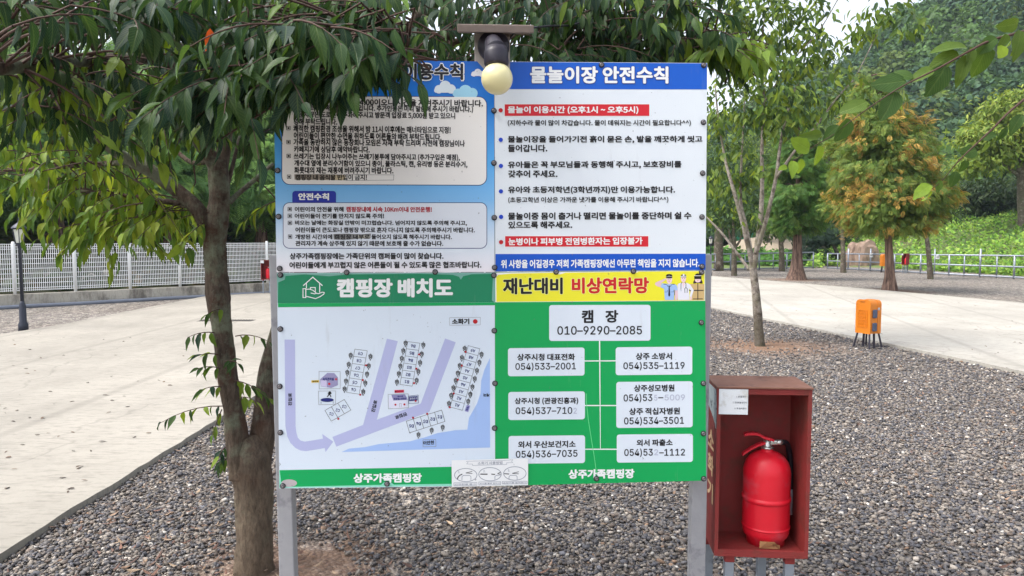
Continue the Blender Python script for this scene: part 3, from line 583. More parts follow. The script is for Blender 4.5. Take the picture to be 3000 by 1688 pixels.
def icon(x, y, f, k=1.0):
    mp_.ink(ink(52, 50, 48, 1, specks=False), .1)
    for dy, hw in ((-30, 30), (-8, 30), (14, 22)): mp_.stroke([(x - hw * k, y + (dy + 16) * k), (x - hw * .6 * k, y + dy * k), (x + 2 * k, y + (dy - 6) * k), (x + hw * .7 * k, y + (dy + 2) * k), (x + hw * k, y + (dy + 20) * k)], 13 * k, f)
    mp_.stroke([(x + 6 * k, y - 62 * k), (x + 2 * k, y - 10 * k)], 5 * k, f)
    for dy, hw in ((34, 13), (46, 10), (57, 7)): mp_.stroke([(x - (hw + 3) * k, y + dy * k), (x + (hw - 3) * k, y + (dy + 3) * k)], 8 * k, f)
for x, y in ((153, 790), (121, 940), (98, 1070), (76, 1210), (54, 1338), (476, 810), (448, 962), (420, 1095), (391, 1240), (358, 1385), (1049, 590), (1011, 715), (987, 842), (964, 965), (940, 1090), (908, 1225), (1338, 620), (1312, 768), (1286, 910), (1258, 1055), (1229, 1200), (2014, 680), (1968, 828), (1934, 960), (1902, 1080), (1868, 1200), (1830, 1320), (1795, 1445), (2288, 775), (2254, 905), (2214, 1040), (2178, 1172), (2140, 1305), (2106, 1425)): icon(x, y, 'za')
for x, y in ((1910, 565), (2197, 440), (2170, 535), (1500, 985), (1677, 925), (1826, 885)): icon(x, y, 'zb', .8)
mp_.ink(ink(176, 20, 40, 1, specks=False), .3)
for x, y in ((404, 950), (352, 1190), (310, 1430), (1272, 772), (1228, 1005), (1188, 1240), (2030, 730), (1968, 955), (1902, 1183), (1836, 1408)): mp_.disc(x, y, 17, 'za')
for x, y in ((1921, 612), (420, 768), (1427, 753), (1617, 700)): mp_.disc(x, y, 14, 'zb')
mp_.ink(I_grey, .05); mp_.stroke([(1768, 172), (2270, 166), (2270, 290), (1768, 296)], 5, 'za', True); mp_.ink(I_black, .2); mp_.text('소화기', 1805, 234, 2090, 232, 92, 'za', .03); mp_.ink(I_red, .2); mp_.disc(2187, 234, 38, 'za')
mp_.ink(I_grey, .05); mp_.stroke([(160, 130), (445, 132), (445, 362), (162, 365)], 5, 'zb', True); mp_.stroke([(152, 395), (385, 392), (382, 575), (156, 578)], 5, 'zb', True); mp_.stroke([(1090, 440), (1362, 432), (1366, 620), (1094, 634)], 5, 'zb', True); mp_.stroke([(1560, 1052), (1732, 1046), (1736, 1140), (1562, 1146)], 5, 'zb', True)
mp_.ink(ink(140, 136, 172), .1); mp_.poly([(175, 235), (232, 185), (272, 150), (365, 152), (414, 210), (414, 315), (325, 352), (185, 330)], 'zb'); mp_.ink(ink(190, 184, 212), .2); mp_.poly([(185, 250), (262, 250), (266, 340), (186, 325)], 'zb'); mp_.ink(I_navy, .3); mp_.text('숙직관리실', 210, 234, 360, 232, 42, 'zb', .03); mp_.ink(ink(200, 24, 40, 1), .3); mp_.poly([(384, 218), (396, 218), (396, 250), (384, 250)], 'zb'); mp_.ink(ink(200, 24, 40, 1), .35); mp_.poly([(374, 229), (408, 229), (408, 240), (374, 240)], 'zb'); mp_.disc(298, 298, 16, 'zb')
mp_.ink(ink(226, 190, 60), .1); mp_.poly([(58, 250), (158, 246), (158, 278), (58, 282)], 'zb'); mp_.ink(I_black, .3); mp_.text('대피로', 66, 265, 150, 263, 24, 'zb', .03)
mp_.ink(I_navy, .2); mp_.disc(270, 514, 90, 'zb', 27); mp_.ink(I_black, .25); mp_.disc(306, 418, 20, 'zb'); mp_.stroke([(268, 472), (288, 452), (292, 418), (312, 452), (322, 475)], 12, 'zb'); mp_.stroke([(280, 418), (300, 444), (330, 420)], 10, 'zb'); mp_.stroke([(188, 535), (188, 570)], 4, 'zb'); mp_.stroke([(352, 530), (352, 565)], 4, 'zb')
mp_.ink(ink(206, 208, 226), .1); mp_.poly([(1096, 510), (1135, 450), (1160, 520), (1350, 510), (1350, 615), (1160, 630), (1100, 612)], 'zb'); mp_.ink(ink(128, 126, 166), .2); mp_.poly([(1135, 446), (1320, 440), (1358, 512), (1162, 522)], 'zb'); mp_.ink(I_navy, .35); mp_.text('개수대', 1212, 467, 1288, 465, 24, 'zb', .03); mp_.text('화장실,샤워실', 1168, 502, 1330, 498, 32, 'zb', .03)
mp_.ink(I_grey, .3); mp_.stroke([(1245, 612), (1245, 560), (1268, 560), (1268, 610)], 4, 'zb'); mp_.ink(I_red, .3); mp_.disc(1190, 578, 14, 'zb'); mp_.disc(1310, 574, 14, 'zb'); mp_.disc(1462, 528, 13, 'zb')
mp_.ink(I_navy, .2); mp_.stroke([(1368, 462), (1495, 447), (1500, 555), (1368, 562)], 5, 'zb', True); mp_.poly([(1374, 470), (1488, 462), (1488, 522), (1374, 530)], 'zb'); mp_.ink(I_faint, .4); mp_.text('분리수거', 1382, 497, 1482, 493, 36, 'zb', .02)
mp_.ink(ink(206, 40, 74), .1); mp_.poly([(1178, 382), (1304, 376), (1304, 414), (1178, 420)], 'zb'); mp_.ink(I_black, .3); mp_.disc(1195, 402, 11, 'zb'); mp_.ink(ink(110, 14, 40, 1), .3); mp_.text('전기차단', 1212, 399, 1298, 396, 26, 'zb', .02)
mp_.ink(ink(140, 140, 190), .1); mp_.poly([(2150, 580), (2198, 592), (2170, 678), (2122, 664)], 'zb'); mp_.ink(I_navy, .3); mp_.rtext('매점', 2160, 628, 60, 28, 110, 'zb', .02)
mp_.ink(I_black, .3); mp_.rtext('진입로', 904, 598, 165, 52, 284, 'zb', .02); mp_.rtext('진입로', 1266, 726, 168, 50, 162, 'zb', .02); mp_.rtext('진입로', 265, 265, 140, 42, 270, 'z6', .02); mp_.rtext('이안천', 1636, 1090, 146, 56, -4, 'zb', .02); mp_.rtext('계곡', 2416, 448, 88, 44, 180, 'zb', .02); mp_.build('map_lettering', pc)
screws(pc, [(822, 806), (1016, 798), (1275, 797), (1447, 807), (822, 964), (820, 1132), (822, 1267), (829, 1423), (1134, 1417), (1448, 969), (1450, 1123), (1449, 1254)])
# ---- emergency contact panel, lower right
pd = panel([(1450, 798), (2066, 793), (2068.5, 1408), (1451, 1424)], [ink(0, 152, 78), M_edge], 'green emergency contact panel with yellow title bar', .55)
h_ = Art(.9); h_.ink(ink(226, 228, 226), -.1); h_.poly([(116, 72), (2446, 50), (2446, 384), (118, 400)], 'z7'); h_.ink(ink(224, 216, 44)); h_.poly([(150, 96), (300, 82), (780, 72), (830, 92), (900, 72), (1600, 62), (1650, 84), (1710, 60), (2440, 54), (2438, 380), (130, 396), (128, 120)], 'z7'); h_.ink(ink(246, 240, 150), .35); h_.text('재난대비', 196, 222, 872, 218, 194, 'z7', .06); h_.text('비상연락망', 958, 216, 1830, 212, 190, 'z7', .06); h_.ink(I_black, .6); h_.text('재난대비', 202, 222, 866, 218, 184, 'z7', .04); h_.ink(ink(200, 26, 32, 1, specks=False), .6); h_.text('비상연락망', 965, 216, 1823, 212, 180, 'z7', .04); h_.build('title_bar', pd)
q = Art(1.2); sk = ink(236, 204, 208, 1.0, specks=False); sk2 = ink(224, 190, 200, 1, specks=False); lb = ink(160, 190, 236, 1, specks=False); wh = ink(226, 226, 240, 1, specks=False); dk = ink(24, 18, 26, 1, specks=False); tn = ink(202, 172, 118, 1, specks=False)
q.ink(sk2); q.poly([(260, 480), (290, 400), (720, 215), (740, 270), (520, 430), (500, 600), (330, 545)], 'zp'); q.poly([(1110, 730), (1225, 720), (1250, 860), (1210, 1130), (1095, 1130)], 'zp')
q.ink(lb, .1); q.poly([(545, 430), (760, 450), (860, 470), (960, 450), (1100, 465), (1185, 530), (1225, 715), (1110, 735), (1080, 690), (1060, 1130), (680, 1130), (645, 660), (505, 600)], 'zp')
q.ink(sk, .2); q.poly([(755, 200), (985, 200), (985, 300), (960, 390), (900, 430), (900, 470), (820, 470), (820, 430), (770, 390), (748, 300)], 'zp')
q.ink(dk, .3); q.poly([(728, 100), (770, 55), (860, 38), (950, 55), (992, 100), (985, 215), (860, 228), (735, 215)], 'zp'); q.ink(I_white, .4); q.stroke([(745, 155), (975, 150)], 12, 'zp'); q.ink(ink(130, 130, 140, 1), .4); q.poly([(820, 90), (900, 90), (860, 120)], 'zp')
q.ink(ink(16, 14, 44, 1), .35); q.poly([(830, 530), (890, 530), (880, 570), (902, 930), (860, 1000), (822, 930), (842, 570)], 'zp'); q.stroke([(755, 480), (800, 560), (860, 540), (915, 560), (965, 480)], 18, 'zp'); q.stroke([(620, 460), (740, 478)], 24, 'zp'); q.stroke([(980, 470), (1090, 470)], 24, 'zp'); q.stroke([(665, 795), (780, 795), (785, 710)], 12, 'zp'); q.stroke([(940, 795), (1050, 790), (1055, 705)], 12, 'zp'); q.stroke([(1090, 720), (1085, 930)], 18, 'zp')
for x in (818, 898): q.disc(x, 262, 14, 'zp')
q.ink(I_red, .3); q.poly([(820, 338), (860, 330), (900, 338), (860, 358)], 'zp')
q.ink(tn, .1); q.poly([(1750, 460), (2335, 460), (2335, 1130), (1750, 1130)], 'zp'); q.ink(ink(70, 60, 48, 1), .2); q.poly([(1700, 710), (2300, 705), (2300, 750), (1700, 760)], 'zp'); q.poly([(1855, 1070), (2270, 1068), (2270, 1105), (1855, 1108)], 'zp'); q.ink(dk, .3); q.poly([(2045, 400), (2078, 400), (2078, 1130), (2045, 1130)], 'zp')
q.ink(wh, .25); q.poly([(1210, 480), (1290, 430), (1400, 400), (1460, 640), (1520, 400), (1640, 430), (1740, 480), (1890, 720), (1800, 1000), (1715, 985), (1775, 740), (1690, 640), (1720, 1130), (1235, 1130)], 'zp'); q.ink(sk, .3); q.poly([(1400, 400), (1525, 400), (1462, 640)], 'zp'); q.poly([(1360, 170), (1570, 170), (1565, 290), (1520, 370), (1460, 390), (1400, 370), (1355, 290)], 'zp'); q.poly([(1745, 1000), (1820, 990), (1800, 1130), (1735, 1130)], 'zp')
q.ink(dk, .35); q.poly([(1345, 180), (1350, 110), (1400, 60), (1530, 60), (1575, 110), (1580, 180)], 'zp'); q.ink(I_white, .4); q.poly([(1340, 130), (1580, 122), (1580, 150), (1340, 160)], 'zp'); q.disc(1465, 82, 42, 'zp'); q.ink(dk, .45); q.stroke([(1405, 370), (1355, 460), (1352, 700)], 22, 'zp'); q.stroke([(1515, 370), (1565, 460), (1560, 600)], 22, 'zp'); q.stroke([(1520, 830), (1510, 660), (1560, 605), (1620, 660), (1610, 830)], 22, 'zp'); q.ink(ink(200, 204, 216, 1), .45); q.disc(1355, 735, 36, 'zp')
q.ink(dk, .45)
for x in (1418, 1495): q.disc(x, 228, 14, 'zp')
q.ink(I_red, .45); q.poly([(1430, 298), (1460, 290), (1490, 298), (1460, 312)], 'zp')
q.ink(ink(56, 36, 40, 1), .3); q.poly([(1865, 440), (1880, 350), (1935, 260), (2200, 260), (2250, 350), (2260, 440), (2170, 440), (2060, 400), (1950, 440)], 'zp'); q.ink(sk, .4); q.poly([(1940, 255), (2185, 255), (2180, 330), (2130, 385), (2060, 400), (1990, 385), (1945, 330)], 'zp'); q.ink(dk, .5); q.poly([(1905, 130), (2215, 130), (2210, 255), (1915, 255)], 'zp'); q.poly([(1930, 100), (1980, 40), (2060, 12), (2140, 40), (2190, 100)], 'zp'); q.ink(I_white, .5); q.poly([(1915, 102), (2205, 102), (2205, 127), (1915, 127)], 'zp'); q.ink(I_red, .5); q.poly([(2025, 320), (2062, 312), (2100, 320), (2062, 334)], 'zp')
q.build('people_print', pd)
I_card = ink(206, 214, 238)
cn = Art(.9); cn.ink(I_white)
for f, P in (('z7', [(1268, 826), (1281, 826), (1287, 2027), (1281, 2027)]), ('z7', [(1106, 1046), (1456, 1044), (1456, 1056), (1106, 1058)]), ('z8', [(1110, 328), (1463, 328), (1463, 340), (1110, 340)]), ('z8', [(1112, 813), (1468, 813), (1468, 826), (1112, 824)])): cn.poly(P, f)
cn.ink(ink(96, 206, 132), .1); cn.stroke([(1130, 200), (1128, 290), (1148, 480), (1190, 750), (1212, 880), (1240, 1080)], 7, 'z8'); cn.build('connector_line', pd)
for f, (x0, y0, x1, y1, dy), lines in (('z7', (715, 432, 1840, 830, -3), [('캠', 1075, 558, 1205, 558, 145), ('장', 1337, 558, 1482, 556, 140), ('010–9290–2085', 805, 714, 1745, 710, 96)]),
    ('z7', (258, 910, 1108, 1222, -8), [('상주시청 대표전화', 360, 1010, 1002, 1007, 76), ('054)533–2001', 340, 1118, 1012, 1112, 92)]), ('z7', (1453, 900, 2303, 1210, -8), [('상주 소방서', 1675, 1000, 2078, 997, 78), ('054)535–1119', 1538, 1110, 2218, 1105, 92)]),
    ('z8', (262, 184, 1112, 495, -8), [('상주시청 (관광진흥과)', 332, 287, 1038, 282, 80), ('054)537–710', 343, 397, 972, 393, 92), ('*2', 985, 392, 1022, 392, 66)]), ('z8', (1460, 72, 2308, 583, -8), [('상주성모병원', 1655, 142, 2105, 138, 78), ('054)53', 1540, 255, 1860, 250, 95), ('*5', 1880, 248, 1915, 248, 66), ('–', 1925, 248, 1982, 247, 11), ('*5009', 1995, 245, 2222, 243, 66), ('상주 적십자병원', 1602, 400, 2165, 393, 78), ('054)534–3501', 1545, 510, 2210, 502, 95)]),
    ('z8', (265, 672, 1113, 980, -8), [('외서 우산보건지소', 370, 768, 1010, 760, 78), ('054)536–7035', 345, 880, 1030, 868, 94)]), ('z8', (1465, 656, 2310, 968, -8), [('외서 파출소', 1685, 748, 2085, 742, 75), ('054)53', 1548, 860, 1865, 856, 94), ('*2', 1880, 852, 1925, 852, 66), ('–1112', 1935, 853, 2222, 850, 76)])):
    c_ = Art(.9); c_.ink(I_card); c_.rrect(x0, y0, x1, y1, 30, f, dy)
    for l_ in lines: c_.ink(I_faint if l_[0][0] == '*' else I_black, .5); c_.text(l_[0].lstrip('*'), *l_[1:], f, .02)
    c_.build('contact_card', pd)
ft = Art(1.1); ft.ink(I_white); ft.text('상주가족캠핑장', 928, 1095, 1662, 1088, 105, 'z8', .03); ft.build('lettering', pd)
screws(pd, [(1629, 797), (1855, 795), (2055, 798), (2054, 945), (2060, 1123), (2060, 1270), (2061, 1402), (1747, 1402)])
# ---- posts and the frame behind the panels
for (x0, y0), (x1, y1), yb in (((817, 748), (839, 1440), 2.452), ((2058, 745), (2044, 1440), 2.492)):
    a, b = at(x0, y0, yb), at(x1, y1, yb + .004); d = (b - a).normalized(); e = a + d * ((0.0 - a.z) / d.z); m_ = MB(); m_.bar(a, e - Vector((0, 0, .05)), .052, .05, (0, 1, 0), .004); m_.build('post', M_galv, board)
for (x0, y0), (x1, y1) in (((815, 205), (2060, 208)), ((815, 780), (2055, 778)), ((826, 1400), (2055, 1385))): m_ = MB(); m_.bar(bp(x0, y0, -18), bp(x1, y1, -18), .028, .028, BN); m_.build('rail', M_galv, board)
for x0, x1, y0, y1 in ((850, 862, 220, 770), (2030, 2026, 222, 765), (1449, 1450, 222, 1380)): m_ = MB(); m_.bar(bp(x0, y0, -18), bp(x1, y1, -18), .026, .026, BN); m_.build('upright', M_galv, board)
# ---- laminated notice taped to the lower edge
nb = thing('instruction_notice', BB, 'white laminated sheet with three oval drawings taped at the bottom edge of the board', 'notice')
nq = [(1323, 1347.5), (1547, 1341.5), (1546.5, 1420), (1324, 1425.5)]
m_ = MB(); fr = [bp(x, y, 5.5) for x, y in nq]; m_.add(fr + [p_ - BN * .0008 for p_ in fr], [(0, 1, 2, 3), (4, 7, 6, 5), (0, 4, 5, 1), (1, 5, 6, 2), (2, 6, 7, 3), (3, 7, 4, 0)]); m_.build('sheet', ink(222, 224, 232), nb)
q = Art(5.9); I_lg = ink(128, 134, 150, 1, specks=False); q.ink(I_lg)
for cx, cy, rx, ry in ((640, 600, 325, 190), (1342, 575, 325, 192), (2062, 553, 325, 195)):
    q.stroke([(cx + rx * math.cos(i * .1571), cy + ry * math.sin(i * .1571)) for i in range(40)], 16, 'zn', True)
for x0, y0, x1, y1 in ((297, 825, 962, 905), (1018, 800, 1650, 885), (1700, 785, 2415, 860)):
    q.stroke([(x0, y0), (x1, y0 - 8), (x1, y1 - 8), (x0, y1)], 10, 'zn', True)
q.stroke([(660, 205), (880, 195), (1720, 180), (2005, 155), (1965, 205), (2005, 240), (1825, 245), (1825, 290), (838, 322), (838, 282), (665, 280), (705, 240)], 9, 'zn', True)
for cx, cy, k in ((660, 600, 1), (2010, 600, .9)): q.stroke([(cx - 130 * k, cy + 150 * k), (cx - 130 * k, cy + 50), (cx - 90 * k, cy + 8), (cx + 90 * k, cy + 8), (cx + 130 * k, cy + 45), (cx + 130 * k, cy + 150 * k)], 14, 'zn')
q.stroke([(1485, 735), (1485, 640), (1520, 610), (1640, 600)], 14, 'zn')
q.text('소화기 사용방법', 985, 262, 1700, 240, 85, 'zn', 0.0)
for s_, a in (('안전핀을 뽑고', (320, 870, 935, 862, 40)), ('호스를 불로 향하고', (1040, 846, 1630, 838, 42)), ('손잡이를 움켜쥔다', (1725, 826, 2395, 818, 42))): q.text(s_, *a, 'zn', 0.0)
for s_, x, y in (('1.', 450, 510), ('2.', 1180, 490), ('3.', 1890, 470)): q.text(s_, x - 30, y, x + 30, y, 60, 'zn', 0.0)
q.ink(I_black, .2); q.stroke([(540, 570), (460, 610), (410, 670), (400, 720)], 26, 'zn'); q.stroke([(1065, 572), (1270, 575)], 30, 'zn'); q.stroke([(1380, 572), (1490, 582)], 26, 'zn'); q.stroke([(1750, 560), (1895, 570)], 24, 'zn')
for x, y in ((640, 540), (1985, 550), (1560, 560)): w_ = 190 if x != 1560 else 90; q.stroke([(x, y), (x + w_, y - 48)], 16, 'zn'); q.stroke([(x, y), (x + w_, y + 16)], 16, 'zn')
q.build('lettering', nb)
# ------------------------------------------------------------------ globe lamp on its wooden bracket above the board
M_wood = simple('weathered_wood', S(132, 118, 110), .85, var=.25, vs=20, bump=.3, bs=50, dirt=S(84, 74, 70), ds=5); M_woodw = simple('painted_wood', S(172, 164, 158), .8, var=.15, vs=12, dirt=S(104, 92, 84), ds=9, dlo=.52, dhi=.62)
M_blackpl = simple('black_plastic', S(42, 38, 50), .45, spec=.5, var=.2); M_globe = simple('milky_globe', S(232, 222, 170), .22, var=.05, vs=5, spec=.5)
gl = thing('globe_lamp', BB, 'cream globe lamp on a black elbow fixed to a wooden bracket above the board', 'lamp')
def ybp(px, py, Y): return at(px, py, Y)
m_ = MB(); a = at(1338, 84, 2.36); b = at(1560, 84, 2.36); c_ = (a + b) / 2; m_.box(c_ + Vector((0, .05, .012)), ((b - a).length, .15, .024), Matrix.Rotation(R(3), 3, 'Z') @ Matrix.Rotation(R(14), 3, 'X'), .003); m_.build('cap_board', M_wood, gl)
m_ = MB(); a = at(1390, 135, 2.425); b = at(1494, 135, 2.425); z0, z1 = at(1442, 215, 2.425).z, at(1442, 78, 2.425).z; m_.box(((a.x + b.x) / 2, 2.435, (z0 + z1) / 2), (b.x - a.x, .018, z1 - z0), None, .002); m_.build('back_board', M_woodw, gl)
MY = Matrix.Rotation(R(90), 3, 'X'); dc = at(1446, 137, 2.42); k_ = 2.42 / F
m_ = MB(); m_.lathe([(0, 0), (45 * k_, 0), (46 * k_, .008), (42 * k_, .022), (30 * k_, .03), (0, .032)], dc, 32, MY); m_.build('base_plate', M_blackpl, gl)
m_ = MB(); m_.tube(resample([at(1488, 120, 2.44), at(1520, 90, 2.47), at(1600, 77, 2.6), at(1690, 70, 2.8), at(1800, 20, 3.0), at(1880, -90, 3.1)], 6), .0035, 6); m_.build('cable', M_blackpl, gl)
gc = at(1456, 231, 2.28); rk = 2.28 / F
m_ = MB(); top = gc + Vector((-.003, .012, .085)); m_.tube(resample([dc + Vector((0, -.01, .0)), dc + Vector((0, -.055, -.002)), dc + Vector((.003, -.095, -.02)), top], 6), reradius([.025, .026, .028, .034], 6), 20); m_.build('elbow_arm', M_blackpl, gl)
ax = (gc - top).normalized(); x_ = ax.orthogonal().normalized(); MA = Matrix((x_, ax.cross(x_), ax)).transposed()
m_ = MB(); m_.lathe([(.0, -.01), (.033, -.01), (.037, .008), (.0375, .040), (.034, .046), (0, .046)], top, 28, MA); m_.build('socket', M_blackpl, gl)
m_ = MB(); rr_ = 45.5 * rk; m_.lathe([(rr_ * math.sin(math.pi * i / 24) + 1e-5, -rr_ * math.cos(math.pi * i / 24)) for i in range(25)], gc, 40); m_.build('globe', M_globe, gl)
# ------------------------------------------------------------------ extinguisher cabinet and extinguisher (built once, copied to the far ones)
M_red = simple('cabinet_red_paint', S(128, 46, 44), .65, var=.2, vs=5, bump=.15, bs=40, dirt=S(104, 54, 46), ds=9, dlo=.5, dhi=.68, spec=.35); M_rust = simple('rusty_top', S(116, 80, 66), .75, var=.2, vs=8, dirt=S(84, 54, 44), ds=10)
M_stencil = simple('cream_stencil', S(214, 180, 140), .7); M_paper = simple('torn_paper', S(170, 184, 188), .8, var=.15, vs=30, dirt=S(70, 84, 90), ds=26, dlo=.56, dhi=.62); M_leg = simple('galvanised_leg', S(142, 150, 160), .5, .4, .2, 20, dirt=S(100, 104, 110), ds=9)
CW, CD, CZ0, CZ1, TH = .312, .205, .464, 1.049, .012
cab = thing('extinguisher_cabinet', (0, 0, 0), 'open dark red steel fire extinguisher cabinet on four legs beside the board', 'cabinet', 'fire extinguisher cabinets')
m_ = MB(); zc = (CZ0 + CZ1) / 2; H = CZ1 - CZ0
m_.box((TH / 2, CD / 2, zc), (TH, CD, H - .004)); m_.box((CW - TH / 2, CD / 2, zc), (TH, CD, H - .004)); m_.box((CW / 2, CD - .004, zc), (CW - 2 * TH, .008, H - .006)); m_.box((CW / 2, CD / 2 - .004, CZ0 + .006), (CW - 2 * TH, CD - .008, .01))
m_.box((CW / 2, .006, CZ0 + .012), (CW - 2 * TH, .010, .024)); m_.box((CW / 2, .006, CZ1 - .012), (CW - 2 * TH, .010, .020)); m_.build('box', M_red, cab)
m_ = MB(); m_.box((CW / 2, CD / 2 - .002, CZ1 + .001), (CW + .006, CD + .008, .006), None, .0015); m_.build('top', M_rust, cab)
for x, y, t in ((.012, CD - .03, 0), (.055, .03, 1), (CW - .11, CD - .03, 0), (CW - .055, .03, 1)):
    m_ = MB(); m_.k = 0; m_.box((x, y, CZ0 / 2 - .01), (.030, .030, CZ0 - .02), None, .002); m_.k = 1; m_.box((x, y, CZ0 - .013), (.033, .033, .026), None, .002); m_.build('leg', [M_leg, M_red], cab)
def side_text(mb_, t, y0, y1, z0, z1, bold=.018):
    U, fs = glyphs(t, bold); mb_.add([(-.0008 - .00003 * (i * 6 // len(U)), y1 + (y0 - y1) * u, z0 + (z1 - z0) * v) for i, (u, v) in enumerate(U)], fs)
m_ = MB()
for t, z0, z1 in (('소', .815, .881), ('화', .722, .794), ('기', .628, .699)): side_text(m_, t, .04, .145, z0, z1)
m_.build('lettering', M_stencil, cab, recalc=False)
m_ = MB(); m_.prism([(.012, .905), (.03, .92), (.10, .945), (.198, .970), (.2, 1.015), (.19, 1.035), (.02, 1.038), (.006, .985)], -.0012, -.0002, lambda y, z, x: (x, y, z)); m_.build('paper_patch', M_paper, cab)
nt_ = MB(); nt_.k = 0; nt_.box((.053, -.003, 1.002), (.096, .002, .086)); nt_.k = 1
for t, z, x0, x1 in (('1. 봉인줄 제거', 1.017, .062, .092), ('2. 안전핀을 당긴다', .997, .05, .098), ('3. 꽉 움켜쥔다', .977, .056, .096)):
    U, fs = glyphs(t, .01); nt_.add([(x0 + (x1 - x0) * u, -.0046 - .00003 * (i * 6 // len(U)), z + .006 * v) for i, (u, v) in enumerate(U)], fs)
nt_.build('notice_card', [simple('laminated_card', S(214, 218, 222), .35, var=.04, dirt=S(180, 178, 170), ds=12), simple('faded_print', S(120, 124, 130), .6)], cab)
ext = thing('fire_extinguisher', (0, 0, 0), 'red dry powder fire extinguisher standing in the open cabinet beside the board', 'fire extinguisher', 'fire extinguishers')
M_rede = simple('extinguisher_red', S(208, 22, 42), .40, var=.12, vs=9, spec=.45, bump=.06, bs=50, dirt=S(186, 78, 88), ds=9, dlo=.52, dhi=.72); M_redl = simple('lever_red', S(198, 30, 48), .4); M_chrome = simple('valve_metal', S(190, 190, 186), .3, .85, .08); M_hose = simple('rubber_hose', S(26, 22, 30), .5); M_noz = simple('nozzle_grey', S(150, 146, 156), .5); M_tag = simple('kraft_tag', S(168, 124, 84), .8, var=.15, vs=30, dirt=S(120, 80, 50), ds=40)
m_ = MB(); m_.lathe([(0, 0), (.062, 0), (.0625, .022), (.072, .030), (.0765, .045), (.0775, .060), (.0775, .0618), (.0798, .063), (.0798, .066), (.0775, .068), (.0775, .072), (.0775, .156), (.0775, .1595), (.0802, .161), (.0802, .174), (.0775, .1755), (.0775, .180), (.0776, .262), (.0755, .280), (.069, .300), (.057, .318), (.040, .331), (.026, .337), (.0195, .340), (.0195, .348), (0, .348)], n=48); m_.build('cylinder', M_rede, ext)
m_ = MB(); m_.lathe([(0, .347), (.0205, .347), (.0205, .353), (.016, .355), (.013, .362), (.013, .378), (0, .378)], n=24); m_.bar((.0, 0, .368), (.046, -.004, .372), .017, .017, (0, 0, 1), .004); m_.lathe([(0, 0), (.0105, 0), (.0105, .02), (0, .02)], (.028, -.003, .371), 16, Matrix.Rotation(R(90), 3, 'Y')); m_.build('valve', M_chrome, ext)
def lever(pts, wid, th):
    b = MB()
    for (x0, z0), (x1, z1) in zip(pts, pts[1:]): b.bar((x0, 0, z0), (x1, 0, z1), wid, th, (0, 1, 0) if False else (0, 0, 1), .0015)
    return b
def lever2(pts, hw, th):
    b = MB(); n = len(pts); vs = []
    for x, z, w_ in pts: vs += [(x, -hw * w_, z), (x, hw * w_, z), (x, hw * w_, z - th), (x, -hw * w_, z - th)]
    fs = [(4 * i + k, 4 * i + (k + 1) % 4, 4 * i + 4 + (k + 1) % 4, 4 * i + 4 + k) for i in range(n - 1) for k in range(4)] + [(0, 1, 2, 3), (4 * n - 4, 4 * n - 1, 4 * n - 2, 4 * n - 3)]
    return b.add(vs, fs)
lever2([(-.078, .400, .8), (-.07, .404, 1), (-.045, .406, 1), (-.03, .403, 1), (-.012, .392, 1), (.012, .386, 1), (.020, .382, .9), (.020, .373, .8)], .011, .009).build('upper_lever', M_redl, ext)
lever2([(-.083, .326, .8), (-.078, .332, 1), (-.055, .350, 1), (-.03, .364, 1), (-.012, .371, 1), (.014, .372, .9)], .010, .008).build('lower_lever', M_redl, ext)
m_ = MB(); m_.tube(resample([(.045, -.004, .372), (.064, .004, .366), (.078, .022, .335), (.088, .035, .28), (.091, .04, .22), (.090, .04, .18)], 6), .0095, 12); m_.build('hose', M_hose, ext)
m_ = MB(); m_.tube([(.090, .04, .185), (.090, .04, .170), (.089, .04, .09)], [.010, .011, .0125], 14); m_.build('nozzle', M_noz, ext)
m_ = MB(); P_ = [(-.035, .028), (-.012, .030), (.01, .030), (.018, .022), (.03, .016), (.03, .002), (-.036, .002)]; vs = []
for x, z in P_:
    for r_ in (.0735, .0745): an = -math.pi / 2 + x / .072; vs.append((r_ * math.cos(an), r_ * math.sin(an), z))
n_ = len(P_); m_.add(vs, [tuple(2 * i + 1 for i in range(n_)), tuple(2 * i for i in range(n_))[::-1]] + [(2 * i, 2 * ((i + 1) % n_), 2 * ((i + 1) % n_) + 1, 2 * i + 1) for i in range(n_)]); m_.build('paper_tag', M_tag, ext)
def place_cab(c_, e_, o, rz, sc=1.0):
    c_.location = o; c_.rotation_euler = (0, 0, rz); c_.scale = (sc,) * 3
    p_ = Matrix.Translation(o) @ Matrix.Rotation(rz, 4, 'Z') @ Vector((CW * .638 * sc, CD * .56 * sc, (CZ0 + .0115) * sc)); e_.location = p_; e_.rotation_euler = (0, 0, rz); e_.scale = (sc * 1.04, sc * 1.04, sc * .97)
o_ = at(2102, 1136, 2.47)
place_cab(cab, ext, Vector((o_.x, o_.y, 0)), R(-4.6)); cab.location.z = 0
# ------------------------------------------------------------------ concrete wall, white mesh fence, pipe
wl = thing('concrete_wall', WA, 'low stained concrete wall carrying the white mesh fence', 'wall')
t0, t1 = -9.0, 30.0; WH = .31
m_ = MB(); n_ = 60; pf = []
for i in range(n_ + 1):
    q_ = WA + WD * (t0 + (t1 - t0) * i / n_); pf.append(q_)
vs = []
for q_ in pf: vs += [q_ + Vector((0, 0, -.05)), q_ + Vector((0, 0, WH - .012)), q_ + WN * .012 + Vector((0, 0, WH)), q_ + WN * .20 + Vector((0, 0, WH)), q_ + WN * .20 + Vector((0, 0, -.05))]
m_.add(vs, [(5 * i + k, 5 * i + k + 1, 5 * i + 6 + k, 5 * i + 5 + k) for i in range(n_) for k in range(4)]); m_.build('wall_body', M_wallc, wl)
M_white = simple('white_powder_coat', S(236, 240, 246), .4, var=.03, spec=.4)
fe = thing('mesh_fence', WA, 'white welded mesh fence standing on the low concrete wall', 'fence')
